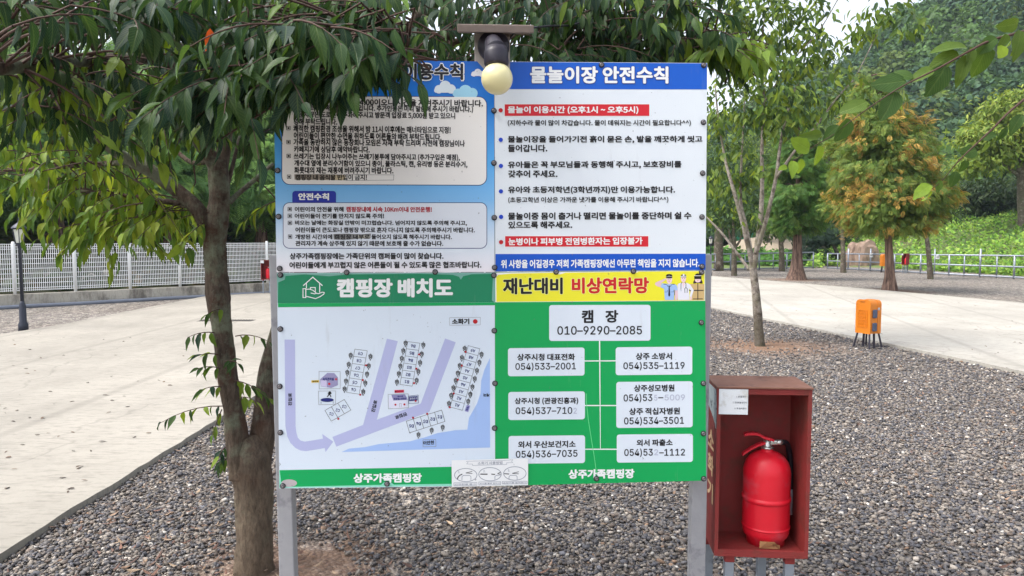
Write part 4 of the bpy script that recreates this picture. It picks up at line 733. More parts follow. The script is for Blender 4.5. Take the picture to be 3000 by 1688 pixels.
fp = [wall_at(x) for x in (43, 228, 388, 530)]; sp_ = ((fp[-1] - fp[0]).length) / 3; off = (fp[0] - WA).dot(WD); FT = 1.44
k0 = -6; posts = [WA + WD * (off + sp_ * i) + WN * .09 for i in range(k0, 19)]
for q_ in posts:
    m_ = MB(); m_.lathe([(.0, WH), (.034, WH), (.034, FT + .03), (.028, FT + .045), (0, FT + .05)], q_, 14); m_.build('post', M_white, fe)
for a, b in zip(posts, posts[1:]):
    m_ = MB(); d = (b - a).normalized(); L = (b - a).length; r_ = .0088
    nv = 30
    for i in range(1, nv): q_ = a + d * (L * i / nv); m_.box((q_.x, q_.y, (WH + .06 + FT) / 2), (r_, r_, FT - WH - .06))
    for z in [WH + .08, WH + .13] + [WH + .13 + (FT - .12 - WH - .13) * i / 8 for i in range(1, 9)] + [FT - .07, FT - .01]:
        m_.bar(a + Vector((0, 0, z)) - WN * .006, b + Vector((0, 0, z)) - WN * .006, r_ * .9, r_ * 1.5)
    m_.build('mesh_panel', M_white, fe)
M_pipe = simple('grey_pipe', S(112, 118, 130), .5, var=.2, vs=6)
m_ = MB(); pa_ = [WA + WD * t - WN * .10 + Vector((0, 0, .035 + .01 * mnoise.noise(Vector((t, 0, 0))))) for t in np.arange(-6, 7.5, .25)]; m_.tube(pa_, .05, 10); tag(m_.build('drain_pipe', M_pipe), 'long grey drain pipe lying along the foot of the concrete wall', 'pipe')
m_ = MB(); a = ground(640, 939, .052); m_.box((a.x + .15, a.y, .0505), (1.0, .26, .006)); 
for i in range(18): m_.box((a.x - .3 + i * .052, a.y, .055), (.02, .24, .006))
tag(m_.build('drain_grate', simple('cast_iron', S(88, 84, 80), .7, .3)), 'dark drain grate set flat in the concrete road behind the trunk', 'grate')
# ------------------------------------------------------------------ lamp posts
M_iron = simple('dark_iron', S(50, 54, 66), .5, .2, .15); M_lglass = simple('frosted_pane', S(206, 208, 196), .3, var=.06)
lp = thing('lamp_post', (0, 0, 0), 'dark lantern lamp post on the brown gravel in front of the white fence', 'lamp post', 'lantern lamp posts')
m_ = MB(); m_.lathe([(0, 0), (.075, 0), (.075, .12), (.055, .17), (.052, .42), (.034, .48), (.030, .50), (0, .50)], n=16); m_.build('base', M_iron, lp)
m_ = MB(); m_.lathe([(0, .49), (.027, .49), (.024, 1.36), (.034, 1.37), (.034, 1.40), (.05, 1.42), (.06, 1.44), (0, 1.44)], n=14); m_.build('pole', M_iron, lp)
ln = MB(); zb, zt, rb, rt = 1.45, 1.68, .062, .098
for k in range(6):
    an = k * math.pi / 3; c_, s_ = math.cos(an), math.sin(an); ln.bar((rb * c_, rb * s_, zb), (rt * c_, rt * s_, zt), .012); an2 = (k + 1) * math.pi / 3; ln.bar((rt * c_, rt * s_, zt), (rt * math.cos(an2), rt * math.sin(an2), zt), .012); ln.bar((rb * c_, rb * s_, zb), (rb * math.cos(an2), rb * math.sin(an2), zb), .012)
lo_ = ln.build('lantern', M_iron, lp)
for k in range(6):
    P_ = []
    for r_, z, kk in ((rb, zb, k), (rb, zb, k + 1), (rt, zt, k + 1), (rt, zt, k)): P_.append(Vector((.93 * r_ * math.cos(kk * math.pi / 3), .93 * r_ * math.sin(kk * math.pi / 3), z)))
    g_ = MB(); g_.add(P_ + [p_ * Vector((.95, .95, 1)) if False else Vector((p_.x * .95, p_.y * .95, p_.z)) for p_ in P_], [(0, 1, 2, 3), (7, 6, 5, 4), (0, 4, 5, 1), (1, 5, 6, 2), (2, 6, 7, 3), (3, 7, 4, 0)]); g_.build('pane', M_lglass, lo_)
m_ = MB(); m_.lathe([(0, 1.685), (.118, 1.685), (.112, 1.70), (.07, 1.745), (.03, 1.775), (.014, 1.785), (.016, 1.80), (.012, 1.82), (.004, 1.87), (0, 1.88)], n=12); m_.build('roof', M_iron, lp)
lp2 = copy_tree(lp); lp2['label'] = 'far lantern lamp post beside the right edge of the board'
q_ = ground(69, 972); lp.location = q_; lp.scale = (1.02,) * 3; q_ = ground(2081, 810); lp2.location = q_; lp2.scale = (.93,) * 3
# ------------------------------------------------------------------ orange power box
ob = thing('power_box', (0, 0, 0), 'orange plastic campsite power box on black splayed legs at the road edge', 'power box')
M_or = simple('orange_plastic', S(214, 124, 26), .45, var=.08, vs=6, spec=.45); M_lid = simple('grey_blue_lid', S(74, 82, 104), .5)
BW, BD, BZ, BH = .235, .215, .205, .455
prof = rr(0, 0, BW, BH, .06, 0, (0, 0, 1, 1)); prof = [(x, BZ + z) for x, z in prof]
m_ = MB(); m_.prism(prof, 0, BD, lambda x, z, y: (x, y, z)); bo = m_.build('casing', M_or, ob)
m_ = MB(); seam = [(x * 1.0, z) for x, z in prof]
cx_, cz_ = BW / 2, BZ + BH / 2; pr2 = [((x - cx_) * 1.03 + cx_, (z - cz_) * 1.018 + cz_) for x, z in prof]; m_.prism(pr2, BD * .66, BD * .70, lambda x, z, y: (x, y, z)); m_.prism(pr2, -.004, .012, lambda x, z, y: (x, y, z)); m_.build('rim', M_or, ob)
m_ = MB(); m_.box((.118, -.0005, BZ + .20), (.165, .003, .245)); m_.build('vent_shade_plate', simple('shaded_orange', S(140, 66, 14), .6), ob)  # darker orange plate behind the bars; groove shade is put into its colour
m_ = MB()
for i in range(6): m_.box((.045 + i * .029, -.006, BZ + .20), (.012, .010, .235))
for i in range(6): m_.box((.045 + .0725, -.0065, BZ + .085 + i * .046), (.160, .009, .012))
m_.build('vent_grid', M_or, ob)
m_ = MB(); m_.tube([(BW * .3, -.006, BZ + BH - .02), (BW * .3, -.014, BZ + BH - .018), (BW * .62, -.014, BZ + BH - .018), (BW * .62, -.006, BZ + BH - .02)], .006, 8); m_.build('handle', M_or, ob)
for z in (BZ + .27, BZ + .09):
    m_ = MB(); m_.box((BW + .012, BD * .36, z), (.026, .078, .115), None, .012); m_.build('socket_cover', M_lid, ob)
m_ = MB(); m_.box((BW + .008, BD * .72, BZ + .335), (.014, .034, .034), None, .003); m_.build('latch', simple('latch_grey', S(186, 184, 190), .4, .5), ob)
for x, y, sx, sy in ((.02, .02, -1, -1), (BW - .02, .02, 1, -1), (.02, BD - .02, -1, 1), (BW - .02, BD - .02, 1, 1), (BW - .02, BD * .5, .2, 0), (.05, BD * .5, -.2, 0)):
    m_ = MB(); m_.k = 1; e = Vector((x + sx * .035, y + sy * .035, 0)); m_.bar((x, y, BZ + .002), e, .024, .024, (0, 0, 1), .003); m_.build('leg', [M_or, M_blackpl], ob)
q_ = ground(2541, 1018); ob.location = q_; ob.rotation_euler = (0, 0, R(-66)); ob.location -= Matrix.Rotation(R(-66), 3, 'Z') @ Vector((BW * .5, BD * .5, 0)); ob.scale = (1.02, 1.02, 1.04)
# ------------------------------------------------------------------ galvanised railings far right
M_rail = simple('rail_steel', S(146, 152, 164), .45, .5, .12)
def railing(label, P0, P1, npost, h0, h1, tall=()):
    t = thing('railing', P0, label, 'railing', 'tube railings around the gravel')
    for i in range(npost):
        u = i / (npost - 1); q_ = P0.lerp(P1, u); h = h0 + (h1 - h0) * u; m_ = MB(); m_.tube([q_, q_ + Vector((0, 0, h + (.25 if i in tall else 0)))], .038 if i % 2 == 0 else .028, 8); m_.build('post', M_rail, t)
    for k in (.08, .52, .985):
        m_ = MB(); m_.tube([P0 + Vector((0, 0, h0 * k)), P1 + Vector((0, 0, h1 * k))], .032, 8); m_.build('rail', M_rail, t)
    return t
A0, A1 = ground(2424, 788), ground(3080, 824)
railing('long grey tube railing in front of the green weedy slope', A0, A1, 17, .80, .93, (2, 4, 9, 12)); B0, B1 = ground(2382, 787), ground(1960, 797)
railing('short grey tube railing in front of the vegetable garden', B0, B1, 11, .86, .80)
M_plate = simple('white_plate', S(232, 234, 236), .5)
def site_plate(px, py, Y, s_, label):
    c_ = at(px, py, Y); t = thing('site_plate', c_, label, 'number plate', 'site plates on the railing'); m_ = MB(); m_.k = 0; m_.box(c_, (.16, .012, .19), None, .004); m_.k = 1
    U, fs = glyphs(s_, .02); m_.add([c_ + Vector((-.055 + .11 * u, -.0075 - .0002 * (i * 6 // len(U)), -.045 + .09 * v)) for i, (u, v) in enumerate(U)], fs); m_.build('plate', [M_plate, I_black], t)
yr = lambda px: A0.y + (A1.y - A0.y) * ((px - 1500) / F * A0.y - A0.x) / ((A1.x - A0.x) - (px - 1500) / F * (A1.y - A0.y))
site_plate(2747, 753, yr(2747) - .06, 'A3', 'white plate on the railing right of the slender roadside tree'); site_plate(2553, 748, yr(2553) - .06, 'A4', 'small white plate on the railing in front of the boulder')
# far cabinets with their extinguishers: copies of the near one
c2 = copy_tree(cab); e2 = copy_tree(ext); c2['label'] = 'small red extinguisher cabinet standing in front of the white fence'; e2['label'] = 'red extinguisher inside the cabinet by the white fence'
q_ = wall_at(757) - WN * .32 - WD * .1; place_cab(c2, e2, Vector((q_.x, q_.y, 0)), R(2), .92)
c3 = copy_tree(cab); e3 = copy_tree(ext); c3['label'] = 'distant red cabinet turned sideways against the railing behind the rust tipped tree'; e3['label'] = 'extinguisher in the distant cabinet at the railing'
q_ = at(2640, 800, yr(2635) - .4); place_cab(c3, e3, Vector((q_.x, q_.y, 0)), R(-75), .85)
c_ = at(2594, 768, yr(2594) - .5); t = thing('distant_power_box', (c_.x, c_.y, 0), 'orange power box half hidden behind the trunk of the rust tipped tree', 'power box'); m_ = MB(); m_.prism([(x, z) for x, z in rr(-.2, .3, .2, .85, .1, 0, (0, 0, 1, 1))], -.12, .12, lambda x, z, y: (c_.x + x, c_.y + y, z)); m_.build('casing', M_or, t)
for x in (-.15, .15):
    m_ = MB(); m_.bar((c_.x + x, c_.y, .3), (c_.x + x * 1.3, c_.y, 0), .04); m_.build('leg', M_blackpl, t)
# ------------------------------------------------------------------ boulder, garden, mound, net
def rock(name, c, s_, label, seed, mat):
    bm = bmesh.new(); bmesh.ops.create_icosphere(bm, subdivisions=3, radius=1)
    for v in bm.verts:
        d = v.co.copy(); k = 1 + .28 * mnoise.noise(d * 1.1 + Vector((seed, 0, 0))) + .10 * mnoise.noise(d * 3 + Vector((seed, 3, 0))) - .22 * abs(mnoise.noise(d * 2.3 + Vector((9, seed, 0)))) + .06 * mnoise.noise(d * 7)
        e = Vector((math.copysign(abs(d.x) ** .7, d.x), math.copysign(abs(d.y) ** .7, d.y), math.copysign(abs(d.z) ** .75, d.z))) * k
        v.co = Vector((e.x * s_[0], e.y * s_[1], e.z * s_[2]))
    me = bpy.data.meshes.new(name); bm.to_mesh(me); bm.free(); o = link(name, me, mat); o.location = c; return tag(o, label, 'boulder')
M_rock = simple('brown_rock', S(138, 118, 104), .9, var=.45, vs=2.2, bump=.6, bs=6, dirt=S(84, 70, 66), ds=1.1); M_rockw = simple('pale_rock', S(156, 148, 138), .9, var=.2, vs=4, bump=.5, bs=9)
q_ = at(2540, 745, 41.3); rock('boulder', Vector((q_.x, 41.3, .55)), (.62, .5, .98), 'tall brown standing boulder behind the railing', 3, M_rock)
q_ = at(2503, 760, 41.9); rock('boulder', Vector((q_.x, 41.9, .45)), (.5, .5, .9), 'darker boulder leaning beside the tall brown boulder', 8, M_rock)
for px, py, r_, lb_ in ((265, 815, .16, 'pale white rock on the bank seen through the fence'), (318, 798, .10, 'small pale rock on the bank seen through the fence mesh'), (140, 806, .10, 'pale rock low on the bank at the left of the fence')):
    p_ = wall_at(px); q_ = p_ * ((p_.y + 1.2) / p_.y); rock('rock', Vector((q_.x, q_.y, EYE + (700 - py) / F * q_.y)), (r_ * 1.4, r_, r_ * .8), lb_, px, M_rockw)
V = []; Fc = []; mc = at(2295, 735, 47); n_ = 24
for i in range(n_ + 1):
    for j in range(n_ + 1):
        u, v = 2 * i / n_ - 1, 2 * j / n_ - 1; rr2 = math.hypot(u, v); V.append((mc.x + u * 5.0, 50 + v * 5, max(0, 1 - rr2 ** 1.3) * 1.75 + .18 * mnoise.noise(Vector((u * 4, v * 4, 0))) + .1))
for i in range(n_):
    for j in range(n_): b = i * (n_ + 1) + j; Fc.append((b, b + n_ + 1, b + n_ + 2, b + 1))
tag(np_mesh('earth_mound', V, Fc, M_earth, smooth=True), kind='structure')
m, n, p = newmat('green_net'); v = n.coord((1, 1, 1)); p.inputs['Base Color'].default_value = (*S(70, 170, 140), 1); p.inputs['Roughness'].default_value = .7; M_net = m
nf = thing('net_fence', at(2180, 700, 58), 'teal garden net strung on thin stakes beyond the vegetable rows', 'net fence')
na_, nb_ = at(2150, 715, 58), at(2248, 705, 55)
for i in range(6): q_ = na_.lerp(nb_, i / 5); m_ = MB(); m_.tube([(q_.x, q_.y, 0.4), (q_.x, q_.y, 2.15)], .03, 6); m_.build('stake', M_iron, nf)
m_ = MB()
for i in range(60): q_ = na_.lerp(nb_, i / 59); m_.box((q_.x, q_.y + .05, 1.3), (.028, .012, 1.4))
for i in range(26): m_.bar((na_.x, na_.y + .06, .6 + i * .055), (nb_.x, nb_.y + .06, .6 + i * .055), .02, .012)
m_.build('net', M_net, nf)
# ------------------------------------------------------------------ the big tree by the board
M_leafd = leafmat('leaf_near', .42, .28, True); M_leafm = leafmat('leaf_mid', .45, .38); M_leaff = leafmat('leaf_far', .55, .30)
M_bark = barkmat('bark_near', S(66, 56, 50), S(112, 98, 86), patch=S(88, 66, 56), lichen=S(132, 140, 120), sc=(22, 22, 7), old=S(138, 122, 104)); M_bark2 = barkmat('bark_grey', S(70, 62, 56), S(112, 102, 90), patch=S(128, 120, 108), lichen=S(84, 88, 62), sc=(16, 16, 10), b=.5); M_barkr = barkmat('bark_shaggy', S(50, 38, 36), S(146, 120, 106), sc=(9, 9, .7))
M_twig = simple('twig', S(74, 54, 46), .8, var=.2)
DARK = [(.014, .038, .021), (.020, .052, .025), (.030, .070, .025), (.015, .042, .030), (.042, .088, .026)]
YEL = [(.13, .21, .028), (.17, .25, .032), (.09, .17, .026), (.22, .28, .04), (.06, .125, .026)]  # yellow-green leaves; backlighting of the lower left foliage is put into the colour
def limb(mb_, pts, wob=.10, k=7, n=12):
    P = resample([at(*p[:3]) for p in pts], k); mb_.tube(P, reradius([p[3] for p in pts], k), n, True, wob); return P
tr = thing('shade_tree', ground(745, 1690), 'forked dark barked shade tree whose drooping leaves hang over the upper left of the board', 'tree')
tm = MB()
limb(tm, [(742, 1760, 3.36, .105), (743, 1690, 3.36, .092), (745, 1600, 3.36, .086), (745, 1450, 3.36, .084), (739, 1380, 3.36, .090), (735, 1330, 3.36, .085), (722, 1280, 3.36, .05)], .12, 16, 30)
L1 = limb(tm, [(708, 1400, 3.34, .055), (694, 1280, 3.34, .052), (684, 1200, 3.33, .044), (666, 1100, 3.32, .043), (654, 980, 3.31, .044), (640, 875, 3.3, .054), (634, 800, 3.3, .047), (630, 713, 3.3, .048), (632, 655, 3.3, .055), (643, 590, 3.3, .043), (642, 530, 3.3, .043), (640, 470, 3.3, .042)], .13, 14, 28)
L2 = limb(tm, [(752, 1390, 3.40, .06), (768, 1280, 3.41, .060), (782, 1180, 3.44, .058), (800, 1060, 3.47, .055), (850, 900, 3.5, .052), (950, 680, 3.52, .048), (1075, 400, 3.48, .043), (1166, 155, 3.42, .037), (1225, 60, 3.38, .034), (1290, -60, 3.3, .03), (1340, -260, 3.2, .024)], .10)
LA = limb(tm, [(640, 500, 3.3, .036), (612, 452, 3.29, .032), (588, 420, 3.27, .031), (562, 372, 3.25, .029), (520, 270, 3.2, .028), (474, 142, 3.1, .026), (446, 80, 3.05, .025), (421, 26, 3.0, .024), (380, -90, 2.9, .02)])
LB = limb(tm, [(646, 500, 3.31, .032), (658, 430, 3.33, .030), (665, 370, 3.36, .029), (690, 250, 3.42, .026), (722, 90, 3.5, .024), (745, -70, 3.55, .02)])
LC = limb(tm, [(605, 660, 3.28, .036), (575, 610, 3.26, .033), (520, 560, 3.24, .030), (448, 505, 3.2, .028), (390, 474, 3.16, .025), (334, 440, 3.1, .022), (255, 364, 3.0, .019), (170, 280, 2.85, .015), (90, 225, 2.7, .011)])
LD = limb(tm, [(470, 520, 3.21, .018), (430, 478, 3.24, .016), (380, 420, 3.26, .014), (330, 368, 3.27, .013), (288, 315, 3.26, .012), (262, 262, 3.2, .009)])
LH = limb(tm, [(500, 190, 3.16, .022), (430, 172, 3.0, .022), (340, 172, 2.75, .021), (220, 180, 2.4, .020), (100, 190, 2.1, .019), (-60, 205, 1.9, .018)])
LE = limb(tm, [(618, 470, 3.29, .012), (556, 474, 3.35, .010), (480, 405, 3.45, .009), (424, 348, 3.5, .008), (380, 312, 3.5, .006)])
LF = limb(tm, [(672, 592, 3.31, .014), (700, 566, 3.34, .011), (740, 532, 3.4, .010), (800, 480, 3.46, .008)])
LG = limb(tm, [(664, 545, 3.31, .012), (678, 500, 3.34, .009), (690, 450, 3.38, .008), (702, 400, 3.42, .006)])
LI = limb(tm, [(300, 190, 2.65, .012), (270, 130, 2.6, .012), (200, 60, 2.5, .011), (130, -20, 2.4, .01)])
LR = limb(tm, [(1215, 80, 3.38, .020), (1300, 110, 3.3, .018), (1400, 50, 3.2, .017), (1507, 4, 3.1, .015), (1620, -50, 3.0, .012)])
LS = limb(tm, [(1170, 150, 3.42, .022), (1290, 130, 3.35, .018), (1450, 110, 3.25, .015), (1600, 80, 3.1, .013), (1760, 80, 3.0, .011), (1930, 110, 2.95, .009), (2100, 150, 2.92, .007), (2210, 165, 2.9, .005)])
LT = limb(tm, [(690, 250, 3.42, .018), (760, 190, 3.2, .016), (840, 130, 2.9, .014), (960, 110, 2.5, .012), (1080, 130, 2.25, .009), (1190, 180, 2.1, .007)])
LU = limb(tm, [(560, 372, 3.25, .016), (500, 330, 3.0, .014), (420, 290, 2.7, .012), (300, 270, 2.4, .010), (150, 270, 2.2, .008)])
LV = limb(tm, [(722, 90, 3.5, .016), (800, 60, 3.1, .014), (900, 20, 2.7, .012), (1050, 10, 2.4, .009)])
LOWS = limb(tm, [(560, 600, 3.26, .014), (480, 590, 3.3, .012), (380, 575, 3.4, .010), (250, 560, 3.6, .008), (120, 530, 3.8, .006)])
LOW2 = limb(tm, [(390, 474, 3.16, .012), (300, 480, 3.3, .011), (180, 490, 3.5, .009), (40, 500, 3.6, .006)])
LX = []
for s_, e_ in ((LB[-1], (-.6, 3.3, 3.7)), (LB[-1], (-1.5, 3.2, 3.5)), (LB[-1], (.2, 4.1, 3.7)), (L2[-1], (.9, 3.2, 3.5)), (L2[-1], (.5, 2.3, 3.3)), (L2[-1], (1.3, 3.9, 3.3)), (LA[-1], (-1.7, 2.5, 3.3)), (LA[-1], (-.6, 2.2, 3.3)), (LA[-1], (-2.2, 3.4, 3.2))):
    e_ = Vector(e_); P = resample([s_, s_.lerp(e_, .5) + Vector((0, 0, .12)), e_], 8); tm.tube(P, reradius([.017, .012, .005], 8), 8, True, .08); LX.append(P)
tm.build('trunk', M_bark, tr)
SK = np.array([p[:] for L in (L2[30:], LA, LB, LC, LD, LH, LE, LF, LG, LI, LR, LS, LT, LU, LV, LOWS, LOW2, *LX) for p in L], np.float32)
def inside(poly, x, y):
    c = False; j = len(poly) - 1
    for i in range(len(poly)):
        (xi, yi), (xj, yj) = poly[i], poly[j]
        if (yi > y) != (yj > y) and x < (xj - xi) * (y - yi) / (yj - yi) + xi: c = not c
        j = i
    return c
def trimmed(q):                                            # the gardener keeps the board's face free
    d = q - CAM; z = d.dot(FW)
    if z < .3 or q.y > 2.42: return False
    x, y = 1500 + F * d.x / z, 844 - F * d.dot(UPV) / z
    return (820 < x and y > 352 - max(0, x - 1240) * .15 and y < 900) or (1165 < x < 1420 and 170 < y < 240) or (x > 1365 and y > 90)
LP, LDn, LN, LSz, LCo = [], [], [], [], []
wm = MB()
def spray(a, d, L, n, pal, size=.085, hang=.9, attach=True, jit=.25):
    d = d.normalized(); side = d.cross(Vector((0, 0, 1)))
    side = side.normalized() if side.length > .05 else Vector((1, 0, 0))
    P = [a + d * (L * u) + Vector((0, 0, -.35 * L * u * u)) for u in np.linspace(0, 1, 6)]
    if trimmed(P[-1]) or trimmed(P[3]): return
    if attach:
        k = np.argmin(((SK - np.array(a[:])) ** 2).sum(1)); s_ = Vector(SK[k]); 
        if .6 > (s_ - a).length > .02: mid = s_.lerp(a, .5) + Vector((0, 0, .06 * (s_ - a).length)); wm.tube(resample([s_, mid, a], 3), reradius([.0045, .0035, .0025], 3), 5, False)
    wm.tube(P, [.0028, .0025, .0022, .0018, .0014, .001], 5, False)
    for i in range(n):
        u = (i + .6) / n; q = a + d * (L * u) + Vector((0, 0, -.35 * L * u * u)); s_ = 1 if i % 2 else -1
        dn = d * (.35 + .5 * u * u) + side * s_ * .42 * (1 - u * .5) + Vector((0, 0, -hang)) + Vector([rnd.gauss(0, jit) for _ in range(3)])
        up = Vector((0, 0, 1)) + side * s_ * .3 + d * .5 + Vector([rnd.gauss(0, .3) for _ in range(3)]) + (CAM - q).normalized() * .25
        if trimmed(q + dn.normalized() * size * .95): continue
        LP.append(q[:]); LDn.append(dn[:]); LN.append(up[:]); LSz.append(size * rnd.uniform(.72, 1.2) * (1 - .25 * abs(u - .5)))
        c = rnd.choice(pal); f = rnd.uniform(.8, 1.25); LCo.append([x * f for x in c])
def fill(poly, N_, y0, y1, pal, size=.085, hang=.9, L=.32, n=13, face=0.0, attach=True):
    xs = [p[0] for p in poly]; ys = [p[1] for p in poly]; c = 0
    while c < N_:
        x, y = rnd.uniform(min(xs), max(xs)), rnd.uniform(min(ys), max(ys))
        if not inside(poly, x, y): continue
        a = at(x, y, rnd.uniform(y0, y1)); k = np.argmin(((SK - np.array(a[:])) ** 2).sum(1)); out = a - Vector(SK[k]); out.z *= .3
        th = rnd.uniform(0, 6.283); d = Vector((math.cos(th), math.sin(th), rnd.uniform(-.15, .25))) * .7 + (out.normalized() if out.length > 1e-3 else Vector()) * .7 + Vector((0, -face, 0))
        ll = L * rnd.uniform(.75, 1.25); spray(a - d.normalized() * ll * .5, d, ll, max(5, int(n * ll / L)), pal, size, hang, attach); c += 1
fill([(-60, -70), (640, -70), (600, 40), (380, 30), (330, 45), (200, 35), (90, 60), (-60, 65)], 40, 1.7, 2.4, DARK, .085)
fill([(-60, 120), (170, 130), (200, 160), (420, 190), (420, 300), (200, 350), (-60, 380)], 70, 2.0, 3.0, DARK + YEL[:2], .078)
fill([(400, 40), (700, 40), (720, 320), (560, 330), (430, 260)], 36, 2.2, 3.1, DARK + YEL[:1], .08)
fill([(560, 150), (720, 160), (720, 230), (560, 240)], 9, 1.75, 1.95, DARK, .10)
fill([(640, -70), (1260, -70), (1230, 110), (1100, 190), (700, 220), (620, 80)], 100, 2.0, 3.2, DARK + YEL[2:3], .078)
fill([(700, 0), (1000, 10), (1090, 60), (1110, 110), (1080, 140), (1000, 120), (720, 120)], 46, 1.75, 2.15, DARK, .085)
fill([(690, 150), (1060, 140), (1090, 175), (1060, 205), (700, 215)], 36, 1.8, 2.15, DARK, .085)
for px, py, Y, ex in ((1060, 110, 2.05, 1.0), (1085, 165, 1.95, .6), (1215, 262, 1.9, 1.2), (1060, 190, 1.95, .4), (1250, 268, 1.95, .8), (1010, 90, 1.7, .6), (900, 70, 1.65, .3), (820, 80, 1.65, -.3)):
    spray(at(px - 40, py - 10, Y), Vector((ex, -.25, -.05)), .17, 8, DARK, .088, 1.0)
fill([(-60, 380), (200, 370), (330, 430), (440, 530), (580, 600), (600, 640), (380, 650), (200, 590), (-60, 540)], 64, 3.1, 4.0, YEL, .085, .8, .38, 14)
fill([(60, 520), (230, 540), (200, 590), (60, 570)], 7, 3.2, 3.8, YEL, .09); fill([(180, 620), (420, 610), (420, 655), (190, 650)], 14, 3.2, 3.8, YEL, .09)
fill([(420, 560), (590, 590), (590, 640), (430, 620)], 12, 3.2, 3.6, YEL, .08)
fill([(180, 240), (560, 300), (560, 380), (300, 380), (180, 330)], 20, 2.8, 3.6, YEL + DARK, .08)
fill([(1240, -70), (1700, -70), (1700, 20), (1560, 60), (1300, 150), (1230, 160)], 44, 2.7, 3.6, DARK, .085)
fill([(1560, 20), (1900, 0), (2080, 60), (2230, 120), (2210, 160), (2050, 170), (1760, 150), (1560, 150)], 62, 2.65, 3.3, DARK, .085)
fill([(1640, -70), (2000, -70), (2080, 30), (1800, 60)], 30, 2.6, 3.3, DARK + YEL[:1], .085)
fill([(2040, 40), (2200, 90), (2240, 150), (2160, 160), (2060, 120)], 10, 2.7, 3.0, YEL[:3], .10)
fill([(1500, 105), (2060, 120), (2060, 150), (1500, 140)], 24, 2.75, 3.2, DARK, .085)
fill([(1190, 150), (1400, 130), (1400, 175), (1200, 178)], 16, 2.7, 3.2, DARK, .08)
for x0, y0, x1, y1, n in ((655, 1190, 462, 1180, 9), (650, 1135, 590, 1120, 5), (645, 1080, 578, 1055, 6), (628, 975, 548, 962, 5), (690, 985, 792, 958, 5), (688, 1115, 792, 1128, 8), (700, 1165, 752, 1150, 5), (640, 1040, 575, 1020, 5), (660, 1060, 700, 1040, 5), (655, 905, 600, 905, 4), (660, 1310, 640, 1325, 4), (665, 1345, 640, 1350, 4), (650, 1200, 620, 1260, 4)):
    a, b = at(x0, y0, 3.27), at(x1, y1, 3.2); spray(a, b - a, (b - a).length, n, YEL[:3] + DARK[2:], .07, .85, False, .3)
spray(at(812, 588, 3.42), Vector((-.6, -.2, -.2)), .16, 8, YEL, .085)
for i in range(150):                                        # the top of the crown, above the picture
    v = Vector((rnd.gauss(0, 1), rnd.gauss(0, 1), rnd.gauss(0, 1))).normalized() * rnd.uniform(.45, 1) ; a = Vector((-.35 + 2.5 * v.x, 3.3 + 1.9 * v.y, 3.25 + .85 * v.z))
    if a.z < 1.75 + .345 * a.y or a.y < 1.2: continue
    d = Vector((v.x, v.y, .1)); spray(a, d + Vector((rnd.gauss(0, .3), rnd.gauss(0, .3), 0)), rnd.uniform(.3, .5), 15, DARK, .095, .7)
wm.build('branch', M_twig, tr)
cloud('crown', LP, LDn, LN, np.array(LSz), np.array(LCo, np.float32), M_leafd, LEAF_BIG, tr)
rl = cloud('dead_leaf', [at(618, 82, 2.0)[:]], [(-.12, 0, -1)], [(.5, -.6, .1)], np.array([.075]), np.array([S(186, 84, 52)], np.float32), M_leafm, LEAF_BIG, tr)
# ------------------------------------------------------------------ the twigs reaching in from the right: a second tree whose trunk stands outside the frame
t2 = thing('broadleaf_tree', (2.15, 1.0, 0), 'bright broad leaved tree reaching two thin twigs in from the upper right', 'tree')
bm_ = MB(); bm_.tube(resample([(2.15, 1.0, -.02), (2.13, 1.02, .9), (2.1, 1.05, 1.9), (2.0, 1.1, 2.9), (1.95, 1.15, 3.4)], 6), reradius([.075, .065, .055, .04, .025], 6), 12, True, .1)
TW = [[(3250, 20, 2.125), (3000, 92, 2.025), (2900, 120, 1.975), (2840, 150, 1.950), (2740, 205, 1.938), (2640, 255, 1.938), (2540, 320, 1.950), (2440, 395, 1.975), (2380, 432, 2.000), (2300, 490, 2.025)], [(3250, 110, 2.188), (3000, 292, 2.125), (2900, 385, 2.100), (2810, 470, 2.100), (2760, 530, 2.125), (2720, 560, 2.150)]]
P0 = Vector((2.05, 1.08, 2.3)); tl = MB(); tp = []
for tw in TW:
    P = resample([P0] + [at(*p) for p in tw], 5); tl.tube(P, [max(.0010, .0055 * (1 - i / len(P)) ** 1.2) for i in range(len(P))], 6, False); tp.append(P)
bm_.build('trunk', M_bark2, t2); tl.build('branch', M_twig, t2)
BR = [(.05, .105, .024), (.065, .125, .026), (.042, .09, .026), (.085, .145, .028)]; BRY = [(.20, .30, .03), (.16, .26, .03)]
